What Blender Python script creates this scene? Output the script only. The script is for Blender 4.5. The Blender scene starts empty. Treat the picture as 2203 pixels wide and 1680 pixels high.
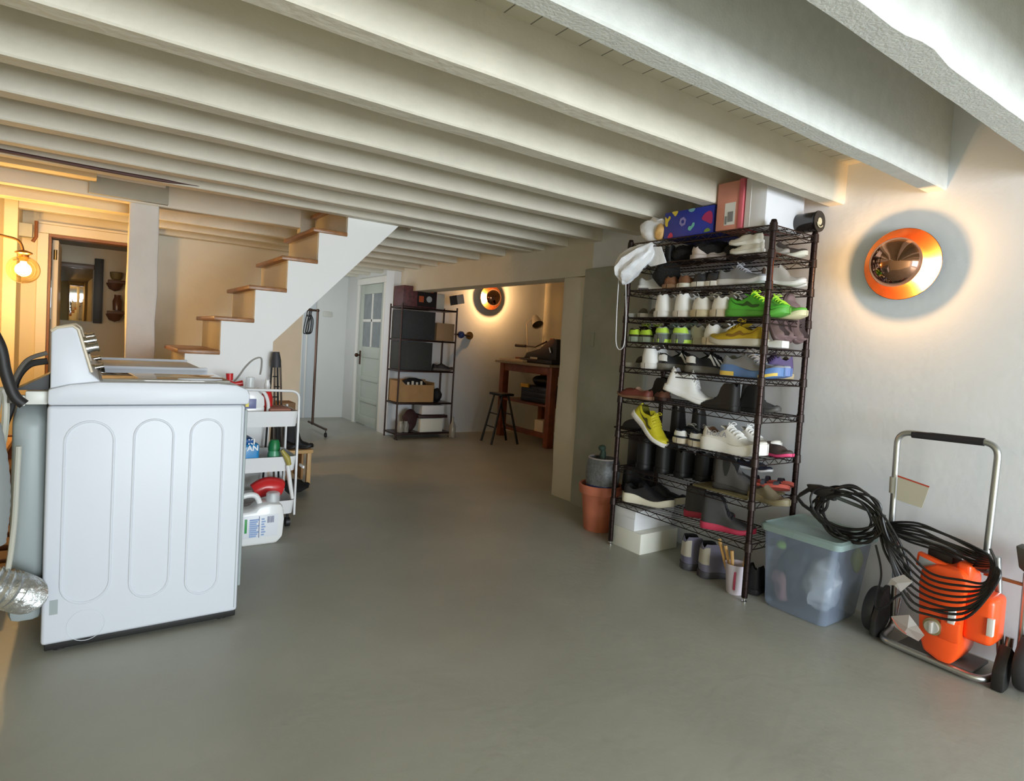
import bpy, bmesh, math, random
from math import sin, cos, pi, radians as R_, sqrt
from mathutils import Vector, Matrix, Euler
random.seed(7)
SC = bpy.context.scene
COL = SC.collection

# ------------------------------------------------------------------ camera
F, CX, CY, W_, H_ = 1305.0, 1101.5, 798.0, 2203, 1680
CAMZ = 1.15
yaw, pit, rol = R_(35.05), R_(-2.40), R_(3.52)
fw = Vector((sin(yaw)*cos(pit), cos(yaw)*cos(pit), sin(pit)))
rt = Vector((cos(yaw), -sin(yaw), 0)); up = rt.cross(fw)
rt2 = cos(rol)*rt + sin(rol)*up; up2 = -sin(rol)*rt + cos(rol)*up
cd = bpy.data.cameras.new('camera'); cam = bpy.data.objects.new('camera', cd); COL.objects.link(cam)
cam.matrix_world = Matrix(((rt2.x, up2.x, -fw.x, 0), (rt2.y, up2.y, -fw.y, 0), (rt2.z, up2.z, -fw.z, CAMZ), (0, 0, 0, 1)))
cd.sensor_fit = 'HORIZONTAL'; cd.sensor_width = 36; cd.lens = 36*F/W_
cd.shift_x = (W_/2-CX)/W_; cd.shift_y = (CY-H_/2)/W_
cd.clip_start = 0.02; cd.clip_end = 100
SC.camera = cam

# ------------------------------------------------------------------ sky, daylight through the open garage door, exposure
wd = bpy.data.worlds.new('sky'); SC.world = wd; wd.use_nodes = True
bg = wd.node_tree.nodes['Background']; bg.inputs[0].default_value = (0.80, 0.90, 1.0, 1); bg.inputs[1].default_value = 1.6
def area(name, loc, rot, sx, sy, power, col):
    l = bpy.data.lights.new(name, 'AREA'); l.shape = 'RECTANGLE'; l.size = sx; l.size_y = sy; l.energy = power; l.color = col
    o = bpy.data.objects.new(name, l); COL.objects.link(o); o.location = loc; o.rotation_euler = rot
    return o
GY = -2.9
area('daylight_door', (1.25, GY-1.3, 1.05), (R_(90), 0, 0), 3.2, 1.75, 310, (0.86, 0.94, 1.0))
area('hall_fill_light', (1.83, 7.3, 1.3), (0, R_(-90), 0), 1.2, 1.4, 7, (0.90, 0.95, 1.0))  # added soft fill to brighten the far hall; no window is built there
SC.view_settings.view_transform = 'Standard'; SC.view_settings.look = 'None'
SC.view_settings.exposure = 0.18; SC.view_settings.gamma = 1.0; SC.view_settings.use_curve_mapping = False
SC.cycles.use_denoising = True
SC.cycles.max_bounces = 10; SC.cycles.diffuse_bounces = 6; SC.cycles.glossy_bounces = 5
SC.cycles.sample_clamp_indirect = 6.0; SC.cycles.caustics_reflective = False; SC.cycles.caustics_refractive = False

# ------------------------------------------------------------------ pixel ray helpers (a pixel and one known plane give a point in the room)
C0 = Vector((0, 0, CAMZ))
def ray(x, y): return ((x-CX)/F)*rt2-((y-CY)/F)*up2+fw
def atx(x, y, X): d = ray(x, y); return C0+d*(X/d.x)
def aty(x, y, Y): d = ray(x, y); return C0+d*(Y/d.y)
def atz(x, y, z=0): d = ray(x, y); return C0+d*((z-CAMZ)/d.z)

# ------------------------------------------------------------------ materials
def lin(c):
    if isinstance(c, str):
        c = [int(c[i:i+2], 16)/255 for i in (0, 2, 4)]
    return tuple(((v/12.92) if v <= 0.04045 else ((v+0.055)/1.055)**2.4) for v in c)
MATS = {}
def mat(key, col, rough=0.6, metal=0.0, spec=0.5, noise=0.0, nscale=8.0, bump=0.0, bscale=60.0, trans=0.0, alpha=1.0, emit=0.0, coat=0.0, sub=0.0, ecol=None):
    if key in MATS: return MATS[key]
    m = bpy.data.materials.new(key); m.use_nodes = True; nt = m.node_tree; b = nt.nodes['Principled BSDF']
    c = lin(col)
    b.inputs['Base Color'].default_value = (*c, 1); b.inputs['Roughness'].default_value = rough
    b.inputs['Metallic'].default_value = metal; b.inputs['Specular IOR Level'].default_value = spec
    b.inputs['Transmission Weight'].default_value = trans; b.inputs['Alpha'].default_value = alpha
    b.inputs['Coat Weight'].default_value = coat
    if emit:
        b.inputs['Emission Color'].default_value = (*(lin(ecol) if ecol else c), 1); b.inputs['Emission Strength'].default_value = emit
    if noise or bump:
        tc = nt.nodes.new('ShaderNodeTexCoord')
    if noise:
        n = nt.nodes.new('ShaderNodeTexNoise'); n.inputs['Scale'].default_value = nscale; n.inputs['Detail'].default_value = 5
        nt.links.new(tc.outputs['Object'], n.inputs['Vector'])
        r = nt.nodes.new('ShaderNodeValToRGB'); r.color_ramp.elements[0].position = 0.3; r.color_ramp.elements[1].position = 0.7
        r.color_ramp.elements[0].color = (*[max(0, v*(1-noise)) for v in c], 1); r.color_ramp.elements[1].color = (*[min(1, v*(1+noise)) for v in c], 1)
        nt.links.new(n.outputs['Fac'], r.inputs[0]); nt.links.new(r.outputs[0], b.inputs['Base Color'])
    if bump:
        n = nt.nodes.new('ShaderNodeTexNoise'); n.inputs['Scale'].default_value = bscale; n.inputs['Detail'].default_value = 4
        nt.links.new(tc.outputs['Object'], n.inputs['Vector'])
        bp = nt.nodes.new('ShaderNodeBump'); bp.inputs['Strength'].default_value = bump; bp.inputs['Distance'].default_value = 0.01
        nt.links.new(n.outputs['Fac'], bp.inputs['Height']); nt.links.new(bp.outputs[0], b.inputs['Normal'])
    MATS[key] = m
    return m
def seams(m, axis, period, width=0.04, dark=0.35, strength=1.0):
    """thin dark joints every period metres along an axis, mixed over the base colour"""
    nt = m.node_tree; b = nt.nodes['Principled BSDF']
    tc = nt.nodes.new('ShaderNodeTexCoord'); sp = nt.nodes.new('ShaderNodeSeparateXYZ'); nt.links.new(tc.outputs['Object'], sp.inputs[0])
    d = nt.nodes.new('ShaderNodeMath'); d.operation = 'DIVIDE'; d.inputs[1].default_value = period; nt.links.new(sp.outputs[axis], d.inputs[0])
    fr = nt.nodes.new('ShaderNodeMath'); fr.operation = 'FRACT'; nt.links.new(d.outputs[0], fr.inputs[0])
    lt = nt.nodes.new('ShaderNodeMath'); lt.operation = 'LESS_THAN'; lt.inputs[1].default_value = width; nt.links.new(fr.outputs[0], lt.inputs[0])
    mx = nt.nodes.new('ShaderNodeMix'); mx.data_type = 'RGBA'
    src = b.inputs['Base Color'].links[0].from_socket if b.inputs['Base Color'].links else None
    if src: nt.links.new(src, mx.inputs[6])
    else: mx.inputs[6].default_value = b.inputs['Base Color'].default_value
    c = b.inputs['Base Color'].default_value
    mx.inputs[7].default_value = (c[0]*dark, c[1]*dark, c[2]*dark, 1)
    nt.links.new(lt.outputs[0], mx.inputs[0]); nt.links.new(mx.outputs[2], b.inputs['Base Color'])

# ------------------------------------------------------------------ mesh builder
ORG = {}
def root_origin(p): return ORG.get(p.name, Vector((0, 0, 0))) if p else Vector((0, 0, 0))
def uniq(name): return name
class MB:
    def __init__(s): s.bm = bmesh.new(); s.mi = 0
    def _tag(s, fs):
        for f in fs: f.material_index = s.mi
    def poly(s, pts, faces):
        vs = [s.bm.verts.new(p) for p in pts]; out = []
        for f in faces:
            try: out.append(s.bm.faces.new([vs[i] for i in f]))
            except ValueError: pass
        s._tag(out); return s
    def box(s, x0, x1, y0, y1, z0, z1, bev=0.0, seg=2, mtx=None):
        b2 = bmesh.new()
        bmesh.ops.create_cube(b2, size=1)
        bmesh.ops.scale(b2, vec=(abs(x1-x0), abs(y1-y0), abs(z1-z0)), verts=b2.verts)
        if bev > 0: bmesh.ops.bevel(b2, geom=b2.edges[:], offset=bev, segments=seg, affect='EDGES', profile=0.5)
        bmesh.ops.translate(b2, vec=((x0+x1)/2, (y0+y1)/2, (z0+z1)/2), verts=b2.verts)
        if mtx is not None: bmesh.ops.transform(b2, matrix=mtx, verts=b2.verts)
        s._merge(b2); return s
    def _merge(s, b2):
        mp = {v: s.bm.verts.new(v.co) for v in b2.verts}
        fs = [s.bm.faces.new([mp[v] for v in f.verts]) for f in b2.faces]
        s._tag(fs); b2.free()
    def cyl(s, p0, p1, r0, r1=None, n=12, cap=True):
        r1 = r0 if r1 is None else r1
        p0 = Vector(p0); p1 = Vector(p1); d = (p1-p0).normalized()
        a = d.orthogonal().normalized(); b = d.cross(a)
        A = [s.bm.verts.new(p0+r0*(cos(2*pi*i/n)*a+sin(2*pi*i/n)*b)) for i in range(n)]
        B = [s.bm.verts.new(p1+r1*(cos(2*pi*i/n)*a+sin(2*pi*i/n)*b)) for i in range(n)]
        fs = [s.bm.faces.new([A[i], A[(i+1) % n], B[(i+1) % n], B[i]]) for i in range(n)]
        if cap: fs.append(s.bm.faces.new(A[::-1])); fs.append(s.bm.faces.new(B))
        s._tag(fs); return s
    def tube(s, pts, r, n=8, closed=False, cap=True):
        pts = [Vector(p) for p in pts]; N = len(pts)
        rr = r if isinstance(r, (list, tuple)) else [r]*N
        rings = []; a = None
        for i, p in enumerate(pts):
            if closed: t = (pts[(i+1) % N]-pts[i-1])
            else: t = pts[min(i+1, N-1)]-pts[max(i-1, 0)]
            t.normalize()
            if a is None: a = t.orthogonal().normalized()
            else:
                a = a-t*a.dot(t)
                if a.length < 1e-6: a = t.orthogonal()
                a.normalize()
            b = t.cross(a)
            rings.append([s.bm.verts.new(p+rr[i]*(cos(2*pi*k/n)*a+sin(2*pi*k/n)*b)) for k in range(n)])
        fs = []
        for i in range(N if closed else N-1):
            A, B = rings[i], rings[(i+1) % N]
            for k in range(n): fs.append(s.bm.faces.new([A[k], A[(k+1) % n], B[(k+1) % n], B[k]]))
        if cap and not closed: fs.append(s.bm.faces.new(rings[0][::-1])); fs.append(s.bm.faces.new(rings[-1]))
        s._tag(fs); return s
    def lathe(s, prof, c=(0, 0, 0), axis='z', n=24, a0=0, mtx=None):
        c = Vector(c); rings = []
        for (r, h) in prof:
            ring = []
            for k in range(n):
                t = 2*pi*k/n+a0
                v = {'z': Vector((r*cos(t), r*sin(t), h)), 'x': Vector((h, r*cos(t), r*sin(t))), 'y': Vector((r*sin(t), h, r*cos(t)))}[axis]
                if mtx is not None: v = mtx @ v
                ring.append(s.bm.verts.new(c+v))
            rings.append(ring)
        fs = []
        for i in range(len(rings)-1):
            A, B = rings[i], rings[i+1]
            for k in range(n): fs.append(s.bm.faces.new([A[k], A[(k+1) % n], B[(k+1) % n], B[k]]))
        if prof[0][0] > 1e-5: fs.append(s.bm.faces.new(rings[0][::-1]))
        if prof[-1][0] > 1e-5: fs.append(s.bm.faces.new(rings[-1]))
        s._tag(fs); return s
    def shell(s, prof, c=(0, 0, 0), axis='z', n=32, mtx=None):
        """open lathe: no caps"""
        s.lathe([(max(p[0], 1e-6), p[1]) for p in prof], c, axis, n, 0, mtx); return s
    def prism(s, poly, axis, a, b, bev=0.0):
        """extrude 2D poly (in the two other axes, xyz order) from a to b along axis"""
        def P(u, v, w): return {'x': (w, u, v), 'y': (u, w, v), 'z': (u, v, w)}[axis]
        b2 = bmesh.new()
        A = [b2.verts.new(P(u, v, a)) for u, v in poly]; B = [b2.verts.new(P(u, v, b)) for u, v in poly]; n = len(poly)
        for i in range(n): b2.faces.new([A[i], A[(i+1) % n], B[(i+1) % n], B[i]])
        b2.faces.new(A[::-1]); b2.faces.new(B)
        bmesh.ops.recalc_face_normals(b2, faces=b2.faces)
        if bev: bmesh.ops.bevel(b2, geom=b2.edges[:], offset=bev, segments=2, affect='EDGES', profile=0.5)
        s._merge(b2); return s
    def ball(s, c, rx, ry=None, rz=None, u=16, v=10, mtx=None):
        ry = rx if ry is None else ry; rz = rx if rz is None else rz
        b2 = bmesh.new(); bmesh.ops.create_uvsphere(b2, u_segments=u, v_segments=v, radius=1)
        bmesh.ops.scale(b2, vec=(rx, ry, rz), verts=b2.verts)
        if mtx is not None: bmesh.ops.transform(b2, matrix=mtx, verts=b2.verts)
        bmesh.ops.translate(b2, vec=c, verts=b2.verts); s._merge(b2); return s
    def wob(s, amp, sc=3.0, seed=0):
        from mathutils import noise
        for v in s.bm.verts:
            q = v.co*sc+Vector((seed*3.1, seed*1.7, seed))
            v.co += Vector((noise.noise(q), noise.noise(q+Vector((9, 0, 0))), noise.noise(q+Vector((0, 9, 0)))))*amp
        return s
    def xf(s, m): bmesh.ops.transform(s.bm, matrix=m, verts=s.bm.verts); return s
    def build(s, name, mats, parent=None, smooth=True, ang=40):
        if parent is not None:
            o_ = root_origin(parent)
            if o_.length > 0: bmesh.ops.translate(s.bm, vec=-o_, verts=s.bm.verts)
        bmesh.ops.recalc_face_normals(s.bm, faces=s.bm.faces)
        me = bpy.data.meshes.new(name); s.bm.to_mesh(me); s.bm.free()
        for m in (mats if isinstance(mats, (list, tuple)) else [mats]): me.materials.append(m)
        if smooth:
            me.polygons.foreach_set('use_smooth', [True]*len(me.polygons))
            try: me.set_sharp_from_angle(angle=R_(ang))
            except Exception: pass
        o = bpy.data.objects.new(name, me); COL.objects.link(o)
        if parent is not None:
            o.parent = parent; ORG[o.name] = root_origin(parent)
        return o
def meta(o, label=None, cat=None, group=None, kind=None):
    if label: o['label'] = label
    if cat: o['category'] = cat
    if group: o['group'] = group
    if kind: o['kind'] = kind
    return o
def thing(name, label, cat, loc=(0, 0, 0), group=None):
    o = bpy.data.objects.new(name, None); COL.objects.link(o); o.location = loc; o.empty_display_size = 0.05
    ORG[o.name] = Vector(loc)
    return meta(o, label, cat, group)
def struct(name, mb, m, smooth=False): return meta(mb.build(name, m, None, smooth), kind='structure')
def copy_tree(o, parent=None):
    c = o.copy(); COL.objects.link(c)
    if parent is not None: c.parent = parent
    for ch in list(o.children): copy_tree(ch, c)
    return c
def text(name, body, m, size, loc, rot, parent=None, extrude=0.0006, align='CENTER', bold=0.0):
    cu = bpy.data.curves.new(name, 'FONT'); cu.body = body; cu.size = size; cu.extrude = extrude; cu.align_x = align; cu.align_y = 'CENTER'
    cu.offset = bold; cu.materials.append(m)
    o = bpy.data.objects.new(name, cu); COL.objects.link(o)
    o.rotation_euler = rot; o.location = Vector(loc)-root_origin(parent)
    bpy.context.view_layer.update()
    me = bpy.data.meshes.new_from_object(o, depsgraph=bpy.context.evaluated_depsgraph_get()); me.name = name
    rot_, loc_ = o.rotation_euler.copy(), o.location.copy(); bpy.data.objects.remove(o)
    o = bpy.data.objects.new(name, me); COL.objects.link(o); o.rotation_euler = rot_; o.location = loc_
    if parent is not None: o.parent = parent
    return o
def arc(c, r, a0, a1, n, e1, e2):
    c = Vector(c); e1 = Vector(e1); e2 = Vector(e2)
    return [c+r*(cos(a0+(a1-a0)*i/n)*e1+sin(a0+(a1-a0)*i/n)*e2) for i in range(n+1)]
def fillet(pts, r, n=5):
    """round the inner corners of a polyline"""
    pts = [Vector(p) for p in pts]; out = [pts[0]]
    for i in range(1, len(pts)-1):
        a, b, c = pts[i-1], pts[i], pts[i+1]
        d1 = (a-b).normalized(); d2 = (c-b).normalized()
        rr = min(r, (a-b).length*0.49, (c-b).length*0.49)
        p, q = b+d1*rr, b+d2*rr
        for k in range(n+1):
            t = k/n; out.append((1-t)**2*p+2*t*(1-t)*b+t*t*q)
    out.append(pts[-1]); return out
def spline(pts, n=8, closed=False):
    pts = [Vector(p) for p in pts]; N = len(pts); out = []
    for i in range(N if closed else N-1):
        g = lambda k: pts[k % N] if closed else pts[max(0, min(N-1, k))]
        p0, p1, p2, p3 = g(i-1), g(i), g(i+1), g(i+2)
        for k in range(n):
            t = k/n
            out.append(0.5*((2*p1)+(-p0+p2)*t+(2*p0-5*p1+4*p2-p3)*t*t+(-p0+3*p1-3*p2+p3)*t**3))
    if not closed: out.append(pts[-1])
    return out
def interp(tab, s):
    if s <= tab[0][0]: return tab[0][1]
    for (a, va), (b, vb) in zip(tab, tab[1:]):
        if s <= b:
            t = (s-a)/(b-a); t = t*t*(3-2*t); return va+(vb-va)*t
    return tab[-1][1]
def sstep(a, b, x):
    t = max(0, min(1, (x-a)/(b-a))); return t*t*(3-2*t)

# ================================================================== THE SETTING
WX = 3.02; XL = -0.52; ZJ = 1.94; ZC = 2.13
m_floor = mat('floor_paint', 'a6a69c', 0.42, spec=0.4, noise=0.10, nscale=1.6, bump=0.12, bscale=22)
m_wall = mat('wall_paint', 'e1e5ea', 0.75, noise=0.02, nscale=4, bump=0.10, bscale=35)
m_wallc = mat('wall_cream', 'ddd5c2', 0.7, noise=0.03, nscale=5, bump=0.25, bscale=18)
m_conc = mat('concrete_paint', 'a9a99c', 0.8, noise=0.12, nscale=3.5, bump=0.35, bscale=26)
m_joist = mat('joist_paint', 'dbd5c5', 0.72, noise=0.05, nscale=7, bump=0.35, bscale=30)
m_conb = mat('beam_paint', 'd3d4ce', 0.8, noise=0.05, nscale=20, bump=0.22, bscale=110)
m_deck = mat('deck_paint', 'cfcab8', 0.75, noise=0.06, nscale=5, bump=0.2, bscale=20); seams(m_deck, 0, 0.098, 0.05, 0.3)
m_trim = mat('trim_white', 'e6e4dc', 0.4, spec=0.5)
m_yell = mat('wall_ivory', 'e2d3ae', 0.6, noise=0.03, nscale=4, bump=0.1, bscale=15)
m_dark = mat('dark_void', '2a2622', 0.8)

struct('floor', MB().box(-2.6, 5.4, GY, 9.0, -0.1, 0), m_floor)
struct('ceiling', MB().box(-2.6, 5.4, 1.17, 9.0, ZC, ZC+0.08).box(-2.6, 5.4, GY, 1.19, 2.355, 2.42).box(-2.6, 5.4, 1.17, 1.19, ZC, 2.42), m_deck)

# joists run along x; each is its own object
def joist(name, Y, w, z0, x0, x1, m=m_joist, wob=0.004, seed=0, z1=ZC):
    mb = MB(); n = 40
    from mathutils import noise
    pts = []; 
    for i in range(n+1):
        x = x0+(x1-x0)*i/n
        a = noise.noise(Vector((x*3, seed*5.3, 0)))*wob; b = noise.noise(Vector((x*3, seed*5.3, 7)))*wob; c = noise.noise(Vector((x*2.2, seed*5.3, 3)))*wob*0.6
        e = 0.006
        pts.append([(x, Y, z1), (x, Y+a, z0+c+e), (x, Y+a+e, z0+c), (x, Y+w+b-e, z0+c), (x, Y+w+b, z0+c+e), (x, Y+w, z1)])
    rings = [[mb.bm.verts.new(p) for p in r] for r in pts]
    for A, B in zip(rings, rings[1:]):
        for k in range(6):
            mb.bm.faces.new([A[k], A[(k+1) % 6], B[(k+1) % 6], B[k]])
    mb.bm.faces.new(rings[0][::-1]); mb.bm.faces.new(rings[-1])
    return struct(name, mb, m, True)
tn = [0]
def trim():
    tn[0] += 1; return 'trim_%d' % tn[0]
JY = [(-2.1, .09), (-1.65, .09), (-1.2, .09), (-0.75, .09), (-0.3, .09), (0.15, .09), (1.125, .078), (1.555, .083), (2.0, .088), (2.46, .09), (2.85, .09), (3.27, .09), (3.66, .085)]
for i, (y, w) in enumerate(JY):
    x1 = WX+0.02 if y > 1.3 or y < 0.6 else WX+0.02
    z1 = ZC+0.001 if y >= 1.5 else 2.36
    joist('beam_joist', y, w, ZJ+(0.0 if i != 6 else -0.005), XL-0.02, x1, m_conb if i == 6 else m_joist, 0.006 if i > 5 else 0.003, i+1, z1=z1)
# the big rough beam over the sconce: its near edge is worn away in a wave
mb = MB(); n = 60; rings = []
from mathutils import noise as _n
for i in range(n+1):
    x = XL+(WX+0.02-XL)*i/n
    near = interp([(XL, .68), (1.3, .688), (1.52, .688), (1.65, .666), (1.80, .680), (2.0, .677), (2.4, .671), (3.1, .674)], x)+0.003*_n.noise(Vector((x*7, 0, 2)))
    z0 = 1.935+0.003*_n.noise(Vector((x*6, 1, 2)))
    rings.append([mb.bm.verts.new(p) for p in ((x, near-0.015, 2.36), (x, near-0.006, z0+0.07), (x, near, z0+0.012), (x, near+0.01, z0), (x, 0.765, z0), (x, 0.772, z0+0.008), (x, 0.772, 2.36))])
for A, B in zip(rings, rings[1:]):
    for k in range(7): mb.bm.faces.new([A[k], A[(k+1) % 7], B[(k+1) % 7], B[k]])
struct('beam_joist', mb, m_conb, True)
# joist over the stair opening, the header beam on its far side, and the joists beyond
joist('beam_joist', 3.95, .085, ZJ-0.002, XL, WX+0.02, m_joist, 0.006, 21)
joist('beam_header', 4.77, .10, ZJ, XL, 1.30, m_wallc, 0.008, 22)
for i, y in enumerate([4.10, 4.52, 4.95, 5.38, 5.80, 6.22, 6.65, 7.08, 7.5, 7.92]):
    x0 = 1.9 if y < 4.8 else (1.35 if y < 5.2 else XL)
    joist('beam_joist', y, .085, ZJ, x0, WX+0.02, m_joist, 0.006, 30+i)
# stacked boards nailed along the far side joists on the left
struct(trim(), MB().box(XL, 0.02, 4.60, 4.77, 2.02, 2.06, .003), m_yell)
struct(trim(), MB().box(-0.02, 0.42, 4.735, 4.77, 1.95, 2.09, .003), m_conc)
struct(trim(), MB().box(0.0, 0.40, 4.715, 4.735, 2.055, 2.08, .004), m_trim)
struct(trim(), MB().box(XL, 0.34, 5.05, 5.12, 1.90, 2.1, .004), m_yell)
# pipe along the ceiling between the third and fourth joists
struct(trim(), MB().tube([(XL, 1.33, 2.075), (1.7, 1.33, 2.085)], 0.042, 14).tube([(.86, 1.33, 2.077), (.868, 1.33, 2.077)], 0.0435, 14), m_joist, True)

# right wall with the tall sconce, pilaster beside the shoe rack, header over the alcove opening
mb = MB(); mb.box(WX, WX+0.2, GY, 3.36, -0.05, 2.42)
struct('wall_right', mb, m_wall)
mb = MB()
g = 14
mb.box(WX, WX+0.2, 3.36, 3.68, -0.05, 1.70, 0.012, 2)
bmesh.ops.subdivide_edges(mb.bm, edges=mb.bm.edges[:], cuts=7, use_grid_fill=True)
mb.wob(0.012, 7, 3)
struct('column', mb, m_wallc, True)
mb = MB().box(WX-0.035, WX+0.05, 2.76, 3.40, -0.05, 1.745, 0.008, 2)
bmesh.ops.subdivide_edges(mb.bm, edges=mb.bm.edges[:], cuts=7, use_grid_fill=True); mb.wob(0.006, 5, 8)
struct('column', mb, m_conc, True)
struct('lintel', MB().box(WX, WX+0.2, 3.36, 6.75, 1.70, ZC, 0.004), m_wallc)
# alcove shell
struct('wall_alcove_back', MB().box(3.1, 5.4, 6.70, 6.85, -0.05, ZC), m_wall)
struct('wall_alcove_right', MB().box(5.18, 5.3, 3.8, 6.75, -0.05, ZC), m_wallc)
struct('wall_alcove_pier', MB().box(5.08, 5.2, 5.9, 6.25, -0.05, ZC, .01), m_wallc)
struct('wall_alcove_front', MB().box(3.2, 5.3, 3.7, 3.8, -0.05, ZC), m_wall)
# hall beyond the stairs: door wall, far wall, cream wall block
m_grey = mat('wall_grey', 'd6d7d4', 0.7, noise=0.02, nscale=3, bump=0.08, bscale=25)
mb = MB(); mb.box(2.93, 3.1, 6.70, 6.93, -0.05, ZC)
struct('wall_pier', mb, m_wall)
mb = MB(); mb.box(2.95, 3.1, 6.931, 6.984, -.05, ZC); mb.box(2.95, 3.1, 7.803, 8.299, -.05, ZC); mb.box(2.95, 3.1, 6.985, 7.802, 1.823, ZC)
struct('wall_hall_right', mb, m_grey)
struct('wall_hall_back', MB().box(1.7, 3.1, 8.30, 8.4, -0.05, ZC), m_grey)
mb = MB(); mb.box(0.42, 1.80, 6.36, 8.4, -0.05, ZC)
struct('wall_stair_back', mb, m_wallc)
mb = MB(); mb.box(XL-0.05, -0.275, 6.12, 6.24, -0.05, ZC); mb.box(-0.275, 0.34, 6.12, 6.24, 1.81, ZC); mb.box(0.34, 0.45, 6.12, 6.40, -0.05, ZC)
struct('wall_left_back', mb, m_yell)
struct('wall_left', MB().box(XL-0.1, XL, GY, 6.2, -0.05, 2.42), m_yell)
struct('wall_left_pier', MB().box(XL, -0.44, 5.75, 6.12, -0.05, ZC, .004), m_yell)
# front wall with the open garage door
mb = MB(); mb.box(-2.7, -0.42, GY-.1, GY, -.05, 2.42); mb.box(2.9, 5.4, GY-.1, GY, -.05, 2.42); mb.box(-.42, 2.9, GY-.1, GY, 1.95, 2.42)
struct('wall_front', mb, m_wall)
# bathroom beyond the left doorway
struct('wall_bath_back', MB().box(-1.9, 0.45, 8.0, 8.1, -.05, ZC), mat('bath_wall', 'cfc0a4', 0.6))
struct('wall_bath_left', MB().box(-1.3, -1.2, 6.2, 8.05, -.05, ZC), MATS['bath_wall'])
struct('wall_bath_ceiling', MB().box(-1.3, 0.45, 6.24, 8.0, 1.92, 1.95), mat('bath_ceiling', '9a9184', 0.6))
# doorway casing on the left
m_cas = mat('casing_cream', 'e6d9bd', 0.45)
mb = MB(); mb.box(-0.345, -0.275, 6.095, 6.119, 0, 1.809, .004); mb.box(-0.345, 0.40, 6.092, 6.119, 1.81, 1.88, .004); mb.box(-0.35, 0.40, 6.088, 6.119, 1.881, 1.90, .004)
struct(trim(), mb, m_cas)
mb = MB(); mb.box(-0.274, -0.258, 6.121, 6.25, 0, 1.789); mb.box(-0.274, .34, 6.121, 6.25, 1.79, 1.809)
struct(trim(), mb, mat('jamb_brown', '8a5a35', 0.5))
# open bathroom door seen edge on
d = meta(MB().box(-0.255, -0.215, 6.26, 6.95, 0.01, 1.78, .003).build('door_1', m_cas), kind='structure')
MB().box(-.2, -.19, 6.27, 6.29, .3, .38).cyl((-.235, 6.255, 1.62), (-.235, 6.255, 1.70), .012).build('door_hinge', mat('hinge_brass', '8a7448', .4, 1.0), d)

# post under the header beam
mb = MB().box(0.205, 0.375, 4.785, 4.93, 0, ZJ-.003, 0.012, 2)
bmesh.ops.subdivide_edges(mb.bm, edges=mb.bm.edges[:], cuts=9, use_grid_fill=True); mb.wob(0.014, 4, 5)
struct('column', mb, mat('post_paint', 'd4d2cc', 0.8, noise=0.06, nscale=4, bump=0.35, bscale=26), True)

# hall door: glazed upper half with a cross bar, panels below
m_door = mat('door_paint', 'b9bfb4', 0.45); m_glass_d = mat('door_glass', '7f8688', 0.12, spec=0.6, noise=0.15, nscale=9)
dr = MB()
DX = 2.965; y0, y1 = 6.985, 7.80
D = meta(MB().box(DX+.01, DX+.03, y0, y1, 0.01, 1.82).build('door_2', m_door), kind='structure')
mb = MB()
for (a, b, c, e) in ((y0, y0+.11, 0.01, 1.82), (y1-.11, y1, 0.01, 1.82), (y0+.111, y1-.111, 1.70, 1.82), (y0+.111, y1-.111, .88, 1.02), (y0+.111, y1-.111, .58, .64), (y0+.111, y1-.111, .30, .36), (y0+.111, y1-.111, 0.01, .13)):
    mb.box(DX-.01, DX+.015, a, b, c, e, .003)
mb.build('door_frame', m_door, D)
ym = (y0+y1)/2
mb = MB().box(DX-.012, DX+.012, ym-.018, ym+.018, 1.02, 1.70, .003).box(DX-.012, DX+.012, y0+.11, y1-.11, 1.34, 1.375, .003)
mb.build('glazing_bar', m_trim, D)
MB().box(DX+.002, DX+.012, y0+.1, y1-.1, 1.0, 1.72).build('door_glass', m_glass_d, D)
hb = MB().box(DX-.02, DX-.008, 7.70, 7.745, .78, .96, .004).build('handle_plate', mat('dark_bronze', '4a2f22', .4, .8), D)
MB().cyl((DX-.02, 7.722, .90), (DX-.05, 7.722, .90), .009).ball((DX-.062, 7.722, .90), .026).build('door_knob', MATS['dark_bronze'], hb)
MB().box(DX-.03, DX-.008, y0-.004, y0+.012, 1.50, 1.60).build('door_hinge', MATS['dark_bronze'], D)
mb = MB(); mb.box(2.925, 2.949, 6.931, 6.984, 0, 1.821, .004); mb.box(2.925, 2.949, 7.803, 7.86, 0, 1.821, .004); mb.box(2.922, 2.949, 6.931, 7.865, 1.822, 1.90, .004)
struct(trim(), mb, m_trim)
# closet door and trim on the far hall wall
m_blue = mat('wall_shadegrey', 'c3c8cc', 0.6)
struct('door_3', MB().box(2.27, 2.52, 8.285, 8.30, 0, 1.92, .003), m_blue)
struct(trim(), MB().box(2.40, 2.415, 8.275, 8.29, 0, 1.62).box(2.345, 2.355, 8.275, 8.29, 0, 1.62), m_trim)
# switch plate on the far hall wall and on the pilaster
p = aty(704, 676, 8.3)
MB().box(p.x-.06, p.x+.06, 8.285, 8.30, p.z-.035, p.z+.035, .004).build('switch_plate', mat('plate_cream', 'c9c9bf', .5)).__setitem__('kind', 'structure')
p = atx(1275, 730, WX-.035)
MB().box(WX-.042, WX-.035, p.y-.02, p.y+.02, p.z-.05, p.z+.05, .003).build('switch_plate', m_conc).__setitem__('kind', 'structure')

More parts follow.
